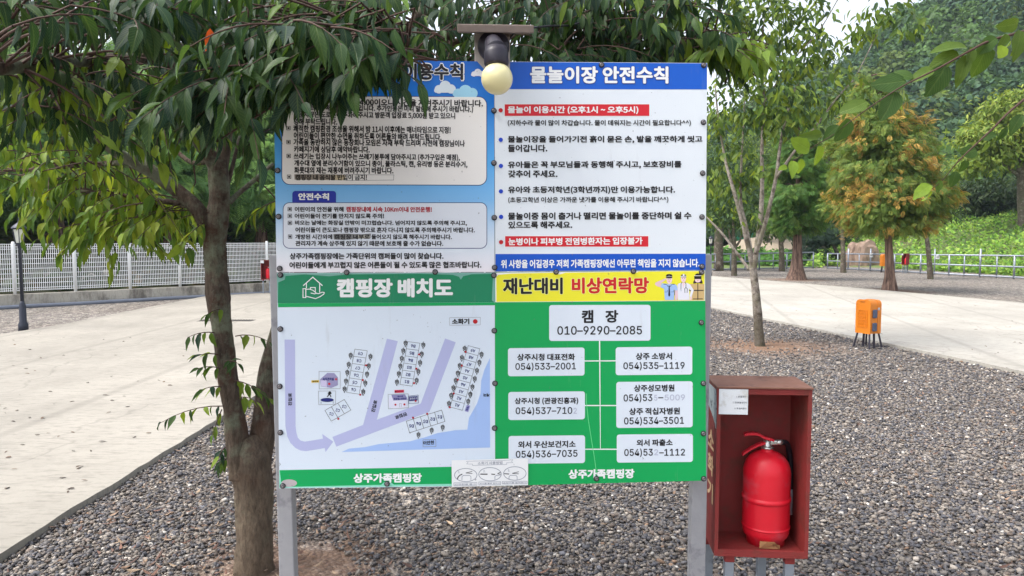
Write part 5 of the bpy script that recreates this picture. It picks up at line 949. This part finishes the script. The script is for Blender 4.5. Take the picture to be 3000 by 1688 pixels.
bl = [(2832, 139, 0, 97, 185, 0), (2850, 140, 0, 42, 100, 0), (2890, 135, 0, 100, 107, 0), (2830, 162, 0, 87, 102, 0), (2770, 191, 0, 107, 115, 0), (2809, 158, 0, 85, 165, 0), (2732, 201, 0, 65, 150, 0), (2674, 228, 0, 60, 195, 0), (2654, 236, 0, 100, 170, 0), (2620, 267, 0, 92, 104, 0), (2538, 298, 0, 82, 153, 0), (2488, 348, 0, 77, 112, 0), (2457, 369, 0, 62, 145, 0), (2407, 390, 0, 62, 165, 0), (2372, 437, 0, 58, 204, 1), (2396, 429, 0, 54, 86, 1), (2345, 466, 0, 50, 88, 1), (2325, 472, 0, 36, 95, 1), (2305, 487, 0, 22, 155, 1),
      (2983, 68, 0, 55, 160, 0), (2940, 135, 0, 36, 100, 1), (2960, 120, 0, 38, 120, 1), (2995, 118, 0, 46, 118, 1), (2950, 100, 0, 46, 110, 0), (2920, 112, 0, 60, 150, 0), (2990, 90, 0, 70, 95, 0), (2995, 336, 1, 65, 130, 0), (2948, 371, 1, 48, 115, 0), (2832, 470, 1, 38, 115, 0), (2800, 503, 1, 48, 100, 0), (2728, 543, 1, 52, 160, 1), (2725, 560, 1, 36, 110, 1), (2760, 530, 1, 44, 120, 0), (2890, 420, 1, 40, 105, 0), (2860, 440, 1, 44, 165, 0), (2920, 395, 1, 46, 175, 0)]
bl = [(x, y, 2.12 if t else 1.97, L, an, yk) for x, y, t, L, an, yk in bl]
P, D, NR, SZ, C = [], [], [], [], []
for x, y, Y, L, an, yk in bl:
    a = at(x, y, Y); b = at(x + L * math.cos(R(an)), y + L * math.sin(R(an)), Y + rnd.uniform(-.03, .03)); P.append(a[:]); D.append((b - a)[:]); SZ.append((b - a).length); NR.append((rnd.gauss(0, .35), -1, .35 + rnd.gauss(0, .3))); C.append(rnd.choice(BRY if yk else BR))
for i in range(160):                                        # the rest of its crown, outside the frame
    c = Vector((2.3 + rnd.gauss(0, .35), .8 + rnd.gauss(0, .35), 3.3 + rnd.gauss(0, .35))); P.append(c[:]); D.append((rnd.gauss(0, .6), rnd.gauss(0, .6), -.6)); NR.append((rnd.gauss(0, .4), rnd.gauss(0, .4), 1)); SZ.append(rnd.uniform(.07, .12)); C.append(rnd.choice(BR))
cloud('crown', P, D, NR, np.array(SZ), np.array(C, np.float32), M_leafd, LEAF_OVAL, t2)
# ------------------------------------------------------------------ mid and far trees
def crown_clusters(ells, K, leaf, pal, down=.8, spread=.28):
    P, D, NR = [], [], []
    for (c, r, n) in ells:
        v = unit(rng.standard_normal((n, 3))) * (rng.random((n, 1)) ** .45); v = v * np.array(r); cc = v + np.array(c)
        q = np.repeat(cc, K, 0); o = np.repeat(unit(v + 1e-3), K, 0); p_ = q + rng.standard_normal((n * K, 3)) * spread * np.array([1, 1, .55])
        th = rng.standard_normal((n * K, 3)); th[:, 2] *= .5; P.append(p_); D.append(o * .5 + unit(th) * .8 + np.array([0, 0, -down])); NR.append(np.array([0, 0, .8]) + .55 * rng.standard_normal((n * K, 3)) + o * .9)
    P = np.concatenate(P); return P, np.concatenate(D), np.concatenate(NR), leaf * rng.uniform(.7, 1.25, len(P)), palette(len(P), pal)
# slender multi-stemmed tree on the gravel at the right
zt = thing('slender_tree', ground(2226, 1014), 'slender grey multi stemmed tree standing on the gravel just right of the board', 'tree')
m_ = MB(); zY = ground(2226, 1014).y
st = [[(2228, 1030, 0, .085), (2226, 1000, 0, .072), (2218, 900, 0, .062), (2210, 820, 0, .058), (2205, 785, 0, .055)], [(2206, 800, 0, .042), (2196, 740, 0, .036), (2172, 640, 0, .032), (2150, 560, 0, .028), (2125, 470, .1, .02), (2105, 350, .2, .014), (2095, 250, .2, .008)], [(2208, 800, .05, .036), (2200, 740, .2, .03), (2185, 660, .4, .027), (2170, 590, .5, .024), (2172, 480, .6, .018), (2180, 330, .6, .012), (2185, 180, .6, .007)],
      [(2208, 800, 0, .042), (2215, 740, -.05, .038), (2228, 640, -.1, .035), (2233, 540, -.1, .03), (2232, 430, -.1, .024), (2238, 300, 0, .018), (2230, 150, 0, .012), (2245, 20, 0, .007)], [(2214, 745, -.05, .034), (2240, 660, -.2, .03), (2258, 590, -.3, .027), (2275, 510, -.4, .024), (2290, 400, -.4, .02), (2318, 290, -.5, .015), (2345, 230, -.5, .008)], [(2275, 520, -.4, .02), (2330, 440, -.6, .016), (2390, 370, -.7, .013), (2450, 290, -.8, .010), (2500, 235, -.9, .006)], [(2195, 790, .1, .026), (2165, 750, .2, .022), (2120, 690, .3, .018), (2078, 645, .4, .014), (2030, 600, .5, .008)], [(2238, 300, 0, .012), (2320, 180, -.2, .010), (2400, 90, -.3, .008), (2470, -30, -.4, .006)], [(2500, 240, -.9, .007), (2545, 150, -.9, .006), (2590, 60, -.9, .004)]]
for s_ in st: P = resample([at(x, y, zY + dy) for x, y, dy, r in s_], 6); m_.tube(P, reradius([q[3] for q in s_], 6), 10, True, .12)
m_.build('trunk', barkmat('bark_pale', S(104, 94, 86), S(168, 160, 150), patch=S(84, 74, 66), lichen=S(120, 116, 96), sc=(14, 14, 9), b=.5, old=S(82, 76, 62)), zt)
MIDG = [(.030, .062, .028), (.048, .090, .030), (.07, .125, .032), (.11, .17, .036), (.036, .066, .038)]; MIDY = [(.15, .22, .035), (.19, .25, .038), (.10, .17, .034)]
ells = []
def ell(px, py, dy, rx, ry, n): n = int(n * .68); c = at(px, py, zY + dy); ells.append((c[:], (rx, 1.0, ry), n))
for q in ((2150, 60, .3, .7, .55, 46), (2250, 40, 0, .65, .6, 44), (2370, 60, -.2, .35, .35, 15), (2425, 135, -.3, .2, .2, 7), (2300, 190, -.3, .65, .35, 30), (2440, 235, -.5, .4, .16, 10), (2130, 330, .4, .35, .8, 26), (2110, 480, .5, .28, .65, 14), (2210, 330, 0, .5, .45, 34), (2300, 320, -.3, .5, .3, 22), (2200, 520, .6, .6, .4, 14), (2590, 40, -.9, .24, .22, 11), (2620, 85, -.9, .3, .14, 8), (2470, 310, -.6, .4, .2, 10), (2150, 610, .6, .4, .35, 6)): ell(*q)
P, D, NR, SZ, C = crown_clusters(ells, 19, .135, MIDG + MIDG + MIDY + MIDY, .85, .11)
cloud('crown', P, D, NR, SZ, C, M_leafm, LEAF_MID, zt)
# feathery conifers with straight trunks
def feather_tree(name, label, base, Ht, z0, Rm, pal, n, fl, tr_r, tips=None, lean=(0, 0), group=None, trunkmat=None, shape=.8, tipk=.85):
    t = thing(name, base, label, 'tree', group); b = Vector(base); m = MB(); ax = Vector((lean[0], lean[1], 0)); k = 14
    P = [b + Vector((0, 0, Ht * i / k - .03)) + ax * (i / k) ** 1.5 for i in range(k + 1)]; rad = [tr_r * (1.0 - .93 * i / k) * (1 + .9 * math.exp(-i * 1.1)) for i in range(k + 1)]
    vs = []; nr = 18                                        # fluted, flaring foot
    for p_, r_, i in zip(P, rad, range(k + 1)):
        for j in range(nr): an = 2 * math.pi * j / nr; f = 1 + .16 * math.exp(-i * .5) * math.sin(an * 5 + .7) + .1 * mnoise.noise(Vector((math.cos(an) * 2, math.sin(an) * 2, p_.z * .8 + b.x))); vs.append(p_ + Vector((math.cos(an), math.sin(an), 0)) * r_ * f)
    m.add(vs, [(i * nr + j, i * nr + (j + 1) % nr, (i + 1) * nr + (j + 1) % nr, (i + 1) * nr + j) for i in range(k) for j in range(nr)], True)
    nb = int(26 + n / 130); bz = z0 + (Ht - z0) * rng.random(nb) ** 1.25; baz = rng.uniform(0, 6.283, nb); bl_ = Rm * (.66 + .34 * np.clip((bz - z0) / (Ht - z0) / .28, 0, 1)) * np.clip(1 - ((bz - z0) / (Ht - z0)), .03, 1) ** shape * rng.uniform(.7, 1.15, nb)
    for z, a, l in zip(bz, baz, bl_):
        s_ = b + ax * (z / Ht) ** 1.5 + Vector((0, 0, z)); d = Vector((math.cos(a), math.sin(a), .22)); m.tube([s_, s_ + d * l * .5, s_ + d * l * .95 + Vector((0, 0, -.12 * l))], [.035 * tr_r / .15, .02 * tr_r / .15, .006], 5, False)
    m.build('trunk', trunkmat or M_barkr, t)
    i = rng.choice(nb, n, p=bl_ ** 1.4 / (bl_ ** 1.4).sum()); u = rng.random(n) ** .6
    r_ = bl_[i] * u; th = baz[i] + rng.normal(0, .22, n) * (1.2 - .5 * u); PP = np.stack([r_ * np.cos(th), r_ * np.sin(th), bz[i] + .22 * r_ - .12 * bl_[i] * u ** 2 + rng.normal(0, .13, n)], 1) + np.array(b) + (bz[i][:, None] / Ht) ** 1.5 * np.array(ax)
    o = np.stack([np.cos(th), np.sin(th), np.zeros(n)], 1); th2 = rng.standard_normal((n, 3)); D_ = o * .7 + th2 * .45 + np.array([0, 0, -.35]); NR_ = np.array([0, 0, .7]) + .45 * rng.standard_normal((n, 3)) + o * .8
    C_ = palette(n, pal)
    if tips is not None: cl_ = np.array([mnoise.noise(Vector(q * 1.7)) for q in PP]); k_ = rng.random(n) < np.clip(tipk + 1.7 * cl_, .02, .9) * (u > .72); C_[k_] = palette(int(k_.sum()), tips)
    cloud('crown', PP, D_, NR_, fl * rng.uniform(.7, 1.3, n), C_, M_leaff, FROND, t); return t
RUST = [(.40, .25, .065), (.44, .30, .075), (.32, .24, .055), (.34, .19, .055)]; MG = [(.11, .19, .04), (.15, .22, .045), (.19, .23, .05), (.08, .14, .038)]; GG = [(.07, .16, .035), (.09, .20, .04), (.055, .12, .033), (.13, .20, .042)]
g1 = ground(2607, 853); feather_tree('dawn_redwood', 'feathery tree with rust orange tips and a flaring trunk beyond the right road', (g1.x, g1.y, 0), 6.3, 1.78, 2.15, MG, 21000, .22, .125, RUST, (-.75, 0), 'feathery trees of the campsite', None, .58, .12)
g1 = ground(2334, 820); feather_tree('dawn_redwood', 'bright green feathery tree beyond the right road left of the rust tipped one', (g1.x, g1.y, 0), 6.4, 1.95, 1.45, GG, 10000, .28, .20, None, (-.1, 0), 'feathery trees of the campsite', None, .6)
LG_ = [(.10, .21, .065), (.14, .26, .07), (.17, .28, .07), (.065, .14, .05)]; LO_ = LG_ + [(.16, .13, .04)]
FT_ = {}
for i, (px, s_, H_, R_, pal, lb) in enumerate(((-130, 3.0, 5.2, 2.3, LG_, 'feathery tree at the far left edge behind the white fence'), (172, 3.2, 4.9, 2.2, LG_, 'feathery tree behind the fence right of the lantern lamp post'), (352, 3.8, 5.2, 2.1, LO_, 'brown tinged feathery tree behind the fence, seen through the hanging leaves'), (506, 3.2, 5.4, 2.2, LG_, 'feathery tree behind the fence just left of the dark forked trunk'), (640, 5.2, 6.2, 2.3, LG_, 'feathery tree behind the fence hidden by the dark forked trunk'), (768, 3.0, 5.6, 2.2, LG_, 'feathery tree behind the fence between the dark trunk and the board'), (930, 4.0, 5.4, 2.3, LG_, 'feathery tree behind the left half of the board'), (60, 6.5, 6.0, 2.6, LG_, 'taller feathery tree in the second row at the left edge'), (420, 7.0, 6.2, 2.6, LG_, 'taller feathery tree in the second row behind the brown tinged one'), (700, 7.5, 7.0, 2.7, LG_, 'taller feathery tree in the second row right of the dark trunk'))):
    w_ = wall_at(px); w_ = w_ * ((w_.y + s_) / w_.y); sd = (Vector((w_.x, w_.y, 0)) - WA).dot(WN); td = (Vector((w_.x, w_.y, 0)) - WA).dot(WD)
    bz_ = Vector((w_.x, w_.y, bank_z(td, sd) - .1))
    if i in (0, 2, 3): FT_[i] = feather_tree('dawn_redwood', lb, bz_, H_, .7, R_ * 1.2, pal, 6500, .40, .17, None, (rnd.uniform(-.3, .3), 0), 'feathery trees behind the fence', None, .45)
    else:
        src = FT_[0] if i < 3 or i % 2 else FT_[3]; c_ = copy_tree(src); c_['label'] = lb; c_.location = bz_; c_.rotation_euler = (0, 0, 1.3 * i + .4); k_ = H_ / (5.2 if src is FT_[0] else 5.4); c_.scale = (k_, k_, k_)
# undergrowth on the bank behind the fence
n = 9000; t_ = rng.uniform(-12, 24, n); s_ = .45 + 9 * rng.random(n) ** 1.4; zz = np.array([bank_z(a, b) for a, b in zip(t_, s_)]); PX = np.array(WA)[None] + t_[:, None] * np.array(WD) + s_[:, None] * np.array(WN); PX[:, 2] = zz + rng.uniform(0, .35, n)
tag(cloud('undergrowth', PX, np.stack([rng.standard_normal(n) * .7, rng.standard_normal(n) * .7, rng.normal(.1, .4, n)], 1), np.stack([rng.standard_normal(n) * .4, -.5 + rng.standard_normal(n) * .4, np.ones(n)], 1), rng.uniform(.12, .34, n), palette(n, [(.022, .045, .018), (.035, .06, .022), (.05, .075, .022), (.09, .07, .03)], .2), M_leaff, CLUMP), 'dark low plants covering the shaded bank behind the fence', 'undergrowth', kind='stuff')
# broadleaf trees of the middle distance
def broad_tree(name, label, base, stems, ells, K_, leaf, pal, spread, tpl=LEAF_MID, mat=M_bark2, group=None, down=.6):
    t = thing(name, base, label, 'tree', group); m = MB()
    for s_ in stems: P = resample([q[0] for q in s_], 5); m.tube(P, reradius([q[1] for q in s_], 5), 8, True, .1)
    m.build('trunk', mat, t); P, D, NR, SZ, C = crown_clusters(ells, K_, leaf, pal, down, spread); cloud('crown', P, D, NR, SZ, C, M_leaff, tpl, t); return t
def small(label, px, py, stems, ells, pal, name='young_tree', leaf=.22, Ysh=0, K_=14, tpl=LEAF_MID, spread=.3, down=.6):
    g_ = ground(px, py) if not Ysh else at(px, py, Ysh); Y = g_.y
    S_ = [[(at(x, y, Y), r) for x, y, r in s_] for s_ in stems]; E_ = [(at(x, y, Y + dy)[:], (rx, .9 * rx, rz), n_) for x, y, dy, rx, rz, n_ in ells]
    return broad_tree(name, label, (g_.x, g_.y, min(g_.z, terrain(g_.x / g_.y, g_.y)) if Ysh else 0), S_, E_, K_, leaf, pal, spread, tpl, M_bark2, None, down)
small('slender leaning young tree at the railing right of the rust tipped tree', 2725, 818, [[(2726, 822, .12), (2724, 780, .10), (2718, 720, .085), (2712, 680, .07), (2706, 640, .05), (2700, 590, .03)], [(2712, 700, .05), (2680, 672, .04), (2665, 655, .025)], [(2716, 690, .05), (2740, 630, .03), (2760, 600, .02)]], [(2700, 610, 0, .8, .5, 26), (2760, 615, .3, .8, .45, 24), (2650, 625, 0, .5, .3, 10)], [(.03, .055, .025), (.045, .075, .028)])
small('thin bare trunked young tree left of the boulder', 2470, 799, [[(2471, 802, .15), (2470, 760, .12), (2469, 710, .10), (2467, 670, .08), (2465, 600, .05)]], [(2460, 640, .5, 1.2, .6, 24), (2480, 580, .5, 1.2, .8, 24)], MIDG)
small('young tree in front of the vegetable garden left of the green feathery tree', 2290, 795, [[(2291, 798, .16), (2290, 750, .13), (2288, 715, .12), (2282, 690, .06), (2270, 660, .04)], [(2288, 715, .09), (2302, 690, .06), (2312, 665, .03)]], [(2285, 660, 0, 1.5, .5, 40), (2320, 650, .5, 1.2, .5, 26)], MIDG + MIDY[2:])
small('forked young tree seen just left of the slender grey stems', 2151, 808, [[(2151, 811, .13), (2151, 770, .11), (2151, 725, .10), (2149, 690, .07), (2148, 640, .04)], [(2151, 728, .07), (2140, 700, .05), (2134, 668, .03)], [(2151, 730, .06), (2166, 708, .045), (2173, 690, .03)]], [(2150, 640, 0, 1.1, .6, 34), (2115, 600, .4, 1.2, 1.0, 34), (2160, 590, .5, 1.2, .8, 30)], MIDG)
small('low spreading dark conifer behind the gap in the railings', 2440, 790, [[(2462, 790, .2), (2455, 750, .15), (2440, 715, .09), (2420, 690, .05)], [(2455, 750, .1), (2410, 735, .06), (2370, 730, .03)]], [(2390, 700, 0, 1.3, .35, 40), (2440, 690, .4, 1.3, .5, 44), (2380, 735, -.2, 1.1, .25, 26), (2350, 765, .2, .7, .3, 18), (2420, 760, .4, .8, .3, 16), (2370, 680, .5, 1.0, .3, 20)], [(.018, .04, .026), (.03, .055, .034)], 'spreading_conifer', .34, 43, 16, FROND, .26, .2)
small('tall yellow green layered tree at the right edge beyond the railing', 2980, 640, [[(3000, 720, .3), (2995, 560, .25), (2985, 420, .15), (2975, 330, .08)], [(2990, 520, .12), (2900, 450, .08), (2860, 420, .05)]], [(2940, 330, 0, 1.3, .55, 60), (2880, 400, -.5, 1.3, .5, 60), (2990, 370, 0, 1.4, .6, 60), (2930, 440, 0, 1.4, .45, 60), (2860, 480, -.6, 1.1, .4, 40), (3010, 450, 0, 1.5, .5, 60), (2960, 290, 0, .8, .3, 22)], [(.14, .21, .036), (.19, .26, .045), (.10, .16, .03), (.24, .28, .06)], 'layered_tree', .34, 40, 15, LEAF_MID, .4)
small('dark dense tree below the layered one at the right edge', 2960, 700, [[(2950, 720, .25), (2945, 640, .2), (2940, 560, .1)]], [(2930, 560, 0, 1.8, .8, 80), (2850, 570, .6, 1.5, .7, 60), (3000, 600, -.3, 1.6, .8, 60), (2890, 620, .8, 1.5, .5, 50), (2980, 650, 0, 1.5, .6, 40)], [(.022, .045, .022), (.035, .06, .025), (.05, .075, .03)], 'dense_tree', .36, 44, 15, LEAF_MID, .42)
small('broad dark tree behind the rust tipped tree', 2700, 640, [[(2700, 690, .3), (2700, 600, .2), (2690, 520, .1)]], [(2720, 570, 0, 2.2, 1.0, 90), (2790, 590, 1, 2.0, .9, 70), (2640, 560, 0, 1.8, 1.2, 60)], [(.025, .05, .026), (.04, .065, .03)], 'dense_tree', .36, 50, 14, LEAF_MID, .5)
for i, (px, py, Y, rx, n_, pal, lb) in enumerate(((2110, 520, 36, 1.9, 110, MIDG, 'bushy dark tree behind the slender grey stems'), (2250, 470, 48, 2.8, 120, MIDG + MIDY, 'round leafy tree behind the green feathery tree'), (2420, 450, 52, 2.9, 120, MIDG + MIDY, 'leafy tree filling the gap between the two feathery trees'), (2030, 560, 44, 2.5, 90, MIDG, 'leafy tree half hidden by the right edge of the board'), (2200, 600, 60, 2.6, 70, [(.02, .04, .024), (.03, .05, .03)], 'dark distant tree over the garden net'), (2360, 600, 58, 2.4, 70, [(.02, .04, .024), (.03, .05, .03)], 'dark distant tree over the earth mound'), (2540, 330, 58, 2.6, 100, MIDG + MIDY, 'tall leafy tree behind the top of the rust tipped tree'))):
    c = at(px, py, Y); broad_tree('leafy_tree', lb, (c.x, c.y, 0), [[(Vector((c.x, c.y, 0)), .26), (Vector((c.x, c.y, c.z * .5)), .2), (Vector((c.x + .2, c.y, c.z)), .08)]], [(c[:], (rx, rx * .9, rx * .85), n_), ((c.x + rx * .6, c.y, c.z - rx * .5), (rx * .7, rx * .7, rx * .5), n_ // 3), ((c.x - rx * .6, c.y + .3, c.z + rx * .3), (rx * .6, rx * .6, rx * .5), n_ // 4)], 30, .21, pal, .40)
# weeds on the right slope, crops in the garden, forest on the hill
n = 30000; a_ = rng.uniform(.40, .95, n); d_ = np.array([rail_Y(a) + .9 for a in a_]) + 19 * rng.random(n) ** 1.3; zz = np.array([terrain(a, d) for a, d in zip(a_, d_)]); kk = ~((a_ > .445) & (a_ < .505) & (d_ < 43.2)); a_, d_, zz = a_[kk], d_[kk], zz[kk]; n = len(a_); bumpy = np.array([mnoise.noise(Vector((a * 28, d * .35, 2))) for a, d in zip(a_, d_)])
PX = np.stack([a_ * d_, d_, zz + rng.uniform(0, .25, n) + np.clip(bumpy, 0, 1) * 1.5 * rng.random(n)], 1); c = palette(n, [(.10, .19, .03), (.14, .24, .04), (.07, .14, .03), (.18, .25, .05), (.05, .10, .03)], .2)
tag(cloud('weeds', PX, np.stack([rng.standard_normal(n) * .6, rng.standard_normal(n) * .6, rng.normal(.45, .4, n)], 1), np.stack([rng.standard_normal(n) * .4, -.7 + rng.standard_normal(n) * .4, np.ones(n)], 1), rng.uniform(.08, .22, n), c * 1.6, M_leaff, CLUMP), 'bright green weeds covering the slope behind the long railing', 'weeds', kind='stuff')
n = 5200; a_ = rng.uniform(.24, .40, n); rowY = np.array([41.2, 42.2, 44, 45.4, 48, 50, 53, 56])[rng.integers(0, 8, n)]; d_ = rowY + rng.normal(0, .22, n); zz = np.array([terrain(a, d) for a, d in zip(a_, d_)])
PX = np.stack([a_ * d_, d_, np.maximum(0, zz) + rng.uniform(.02, .5, n) ** 1.2], 1)
tag(cloud('vegetable_rows', PX, np.stack([rng.standard_normal(n), rng.standard_normal(n), rng.normal(.2, .4, n)], 1), np.stack([rng.standard_normal(n) * .4, -.5 + rng.standard_normal(n) * .4, np.ones(n)], 1), rng.uniform(.12, .32, n), palette(n, [(.07, .18, .03), (.10, .24, .04), (.05, .12, .03)], .2), M_leaff, CLUMP), 'rows of low green vegetables in the garden behind the short railing', 'crops', kind='stuff')
nt_h = 760; HP, HD, HN, HS, HC = [], [], [], [], []
for i in range(nt_h):
    a = rng.uniform(.10, .98); d = 58 + 108 * rng.random() ** .85; z = terrain(a, d); r_ = rng.uniform(2.0, 3.8); k = 320; v = unit(rng.standard_normal((k, 3))); v[:, 2] = np.abs(v[:, 2]) * 1.1 - .15; lump = 1 + .22 * np.sin(v[:, 0] * 5 + i) * np.cos(v[:, 1] * 4 + i * 2)
    HP.append(v * r_ * lump[:, None] + np.array([a * d, d, z + r_ * .55])); th = rng.standard_normal((k, 3)); HD.append(th + np.array([0, 0, -.2])); HN.append(v + .45 * rng.standard_normal((k, 3)) + np.array([0, 0, .4])); HS.append(rng.uniform(.4, .9, k)); base = np.array([(.06, .12, .04), (.075, .14, .04), (.045, .09, .04), (.10, .15, .04), (.05, .10, .055)][rng.integers(0, 5)]); HC.append(np.clip(base[None] * (1 + .22 * rng.standard_normal((k, 1))), .01, .3))
tag(cloud('forest', np.concatenate(HP), np.concatenate(HD), np.concatenate(HN), np.concatenate(HS), np.concatenate(HC).astype(np.float32), M_leaff, CLUMP), 'dense woods covering the hillside in the far right background', 'woods', kind='stuff')
# ------------------------------------------------------------------ the air between the camera and the hill
mb = MB(); mb.box((0, 150, 60), (700, 420, 124.0)); hz = mb.build('haze', []); hz['kind'] = 'stuff'
m = bpy.data.materials.new('air'); m.use_nodes = True; m.node_tree.nodes.clear()
pv = m.node_tree.nodes.new('ShaderNodeVolumePrincipled'); pv.inputs['Color'].default_value = (.72, .84, 1.0, 1); pv.inputs['Density'].default_value = .00045; pv.inputs['Anisotropy'].default_value = .3
ou = m.node_tree.nodes.new('ShaderNodeOutputMaterial'); m.node_tree.links.new(pv.outputs[0], ou.inputs['Volume']); hz.data.materials.append(m)
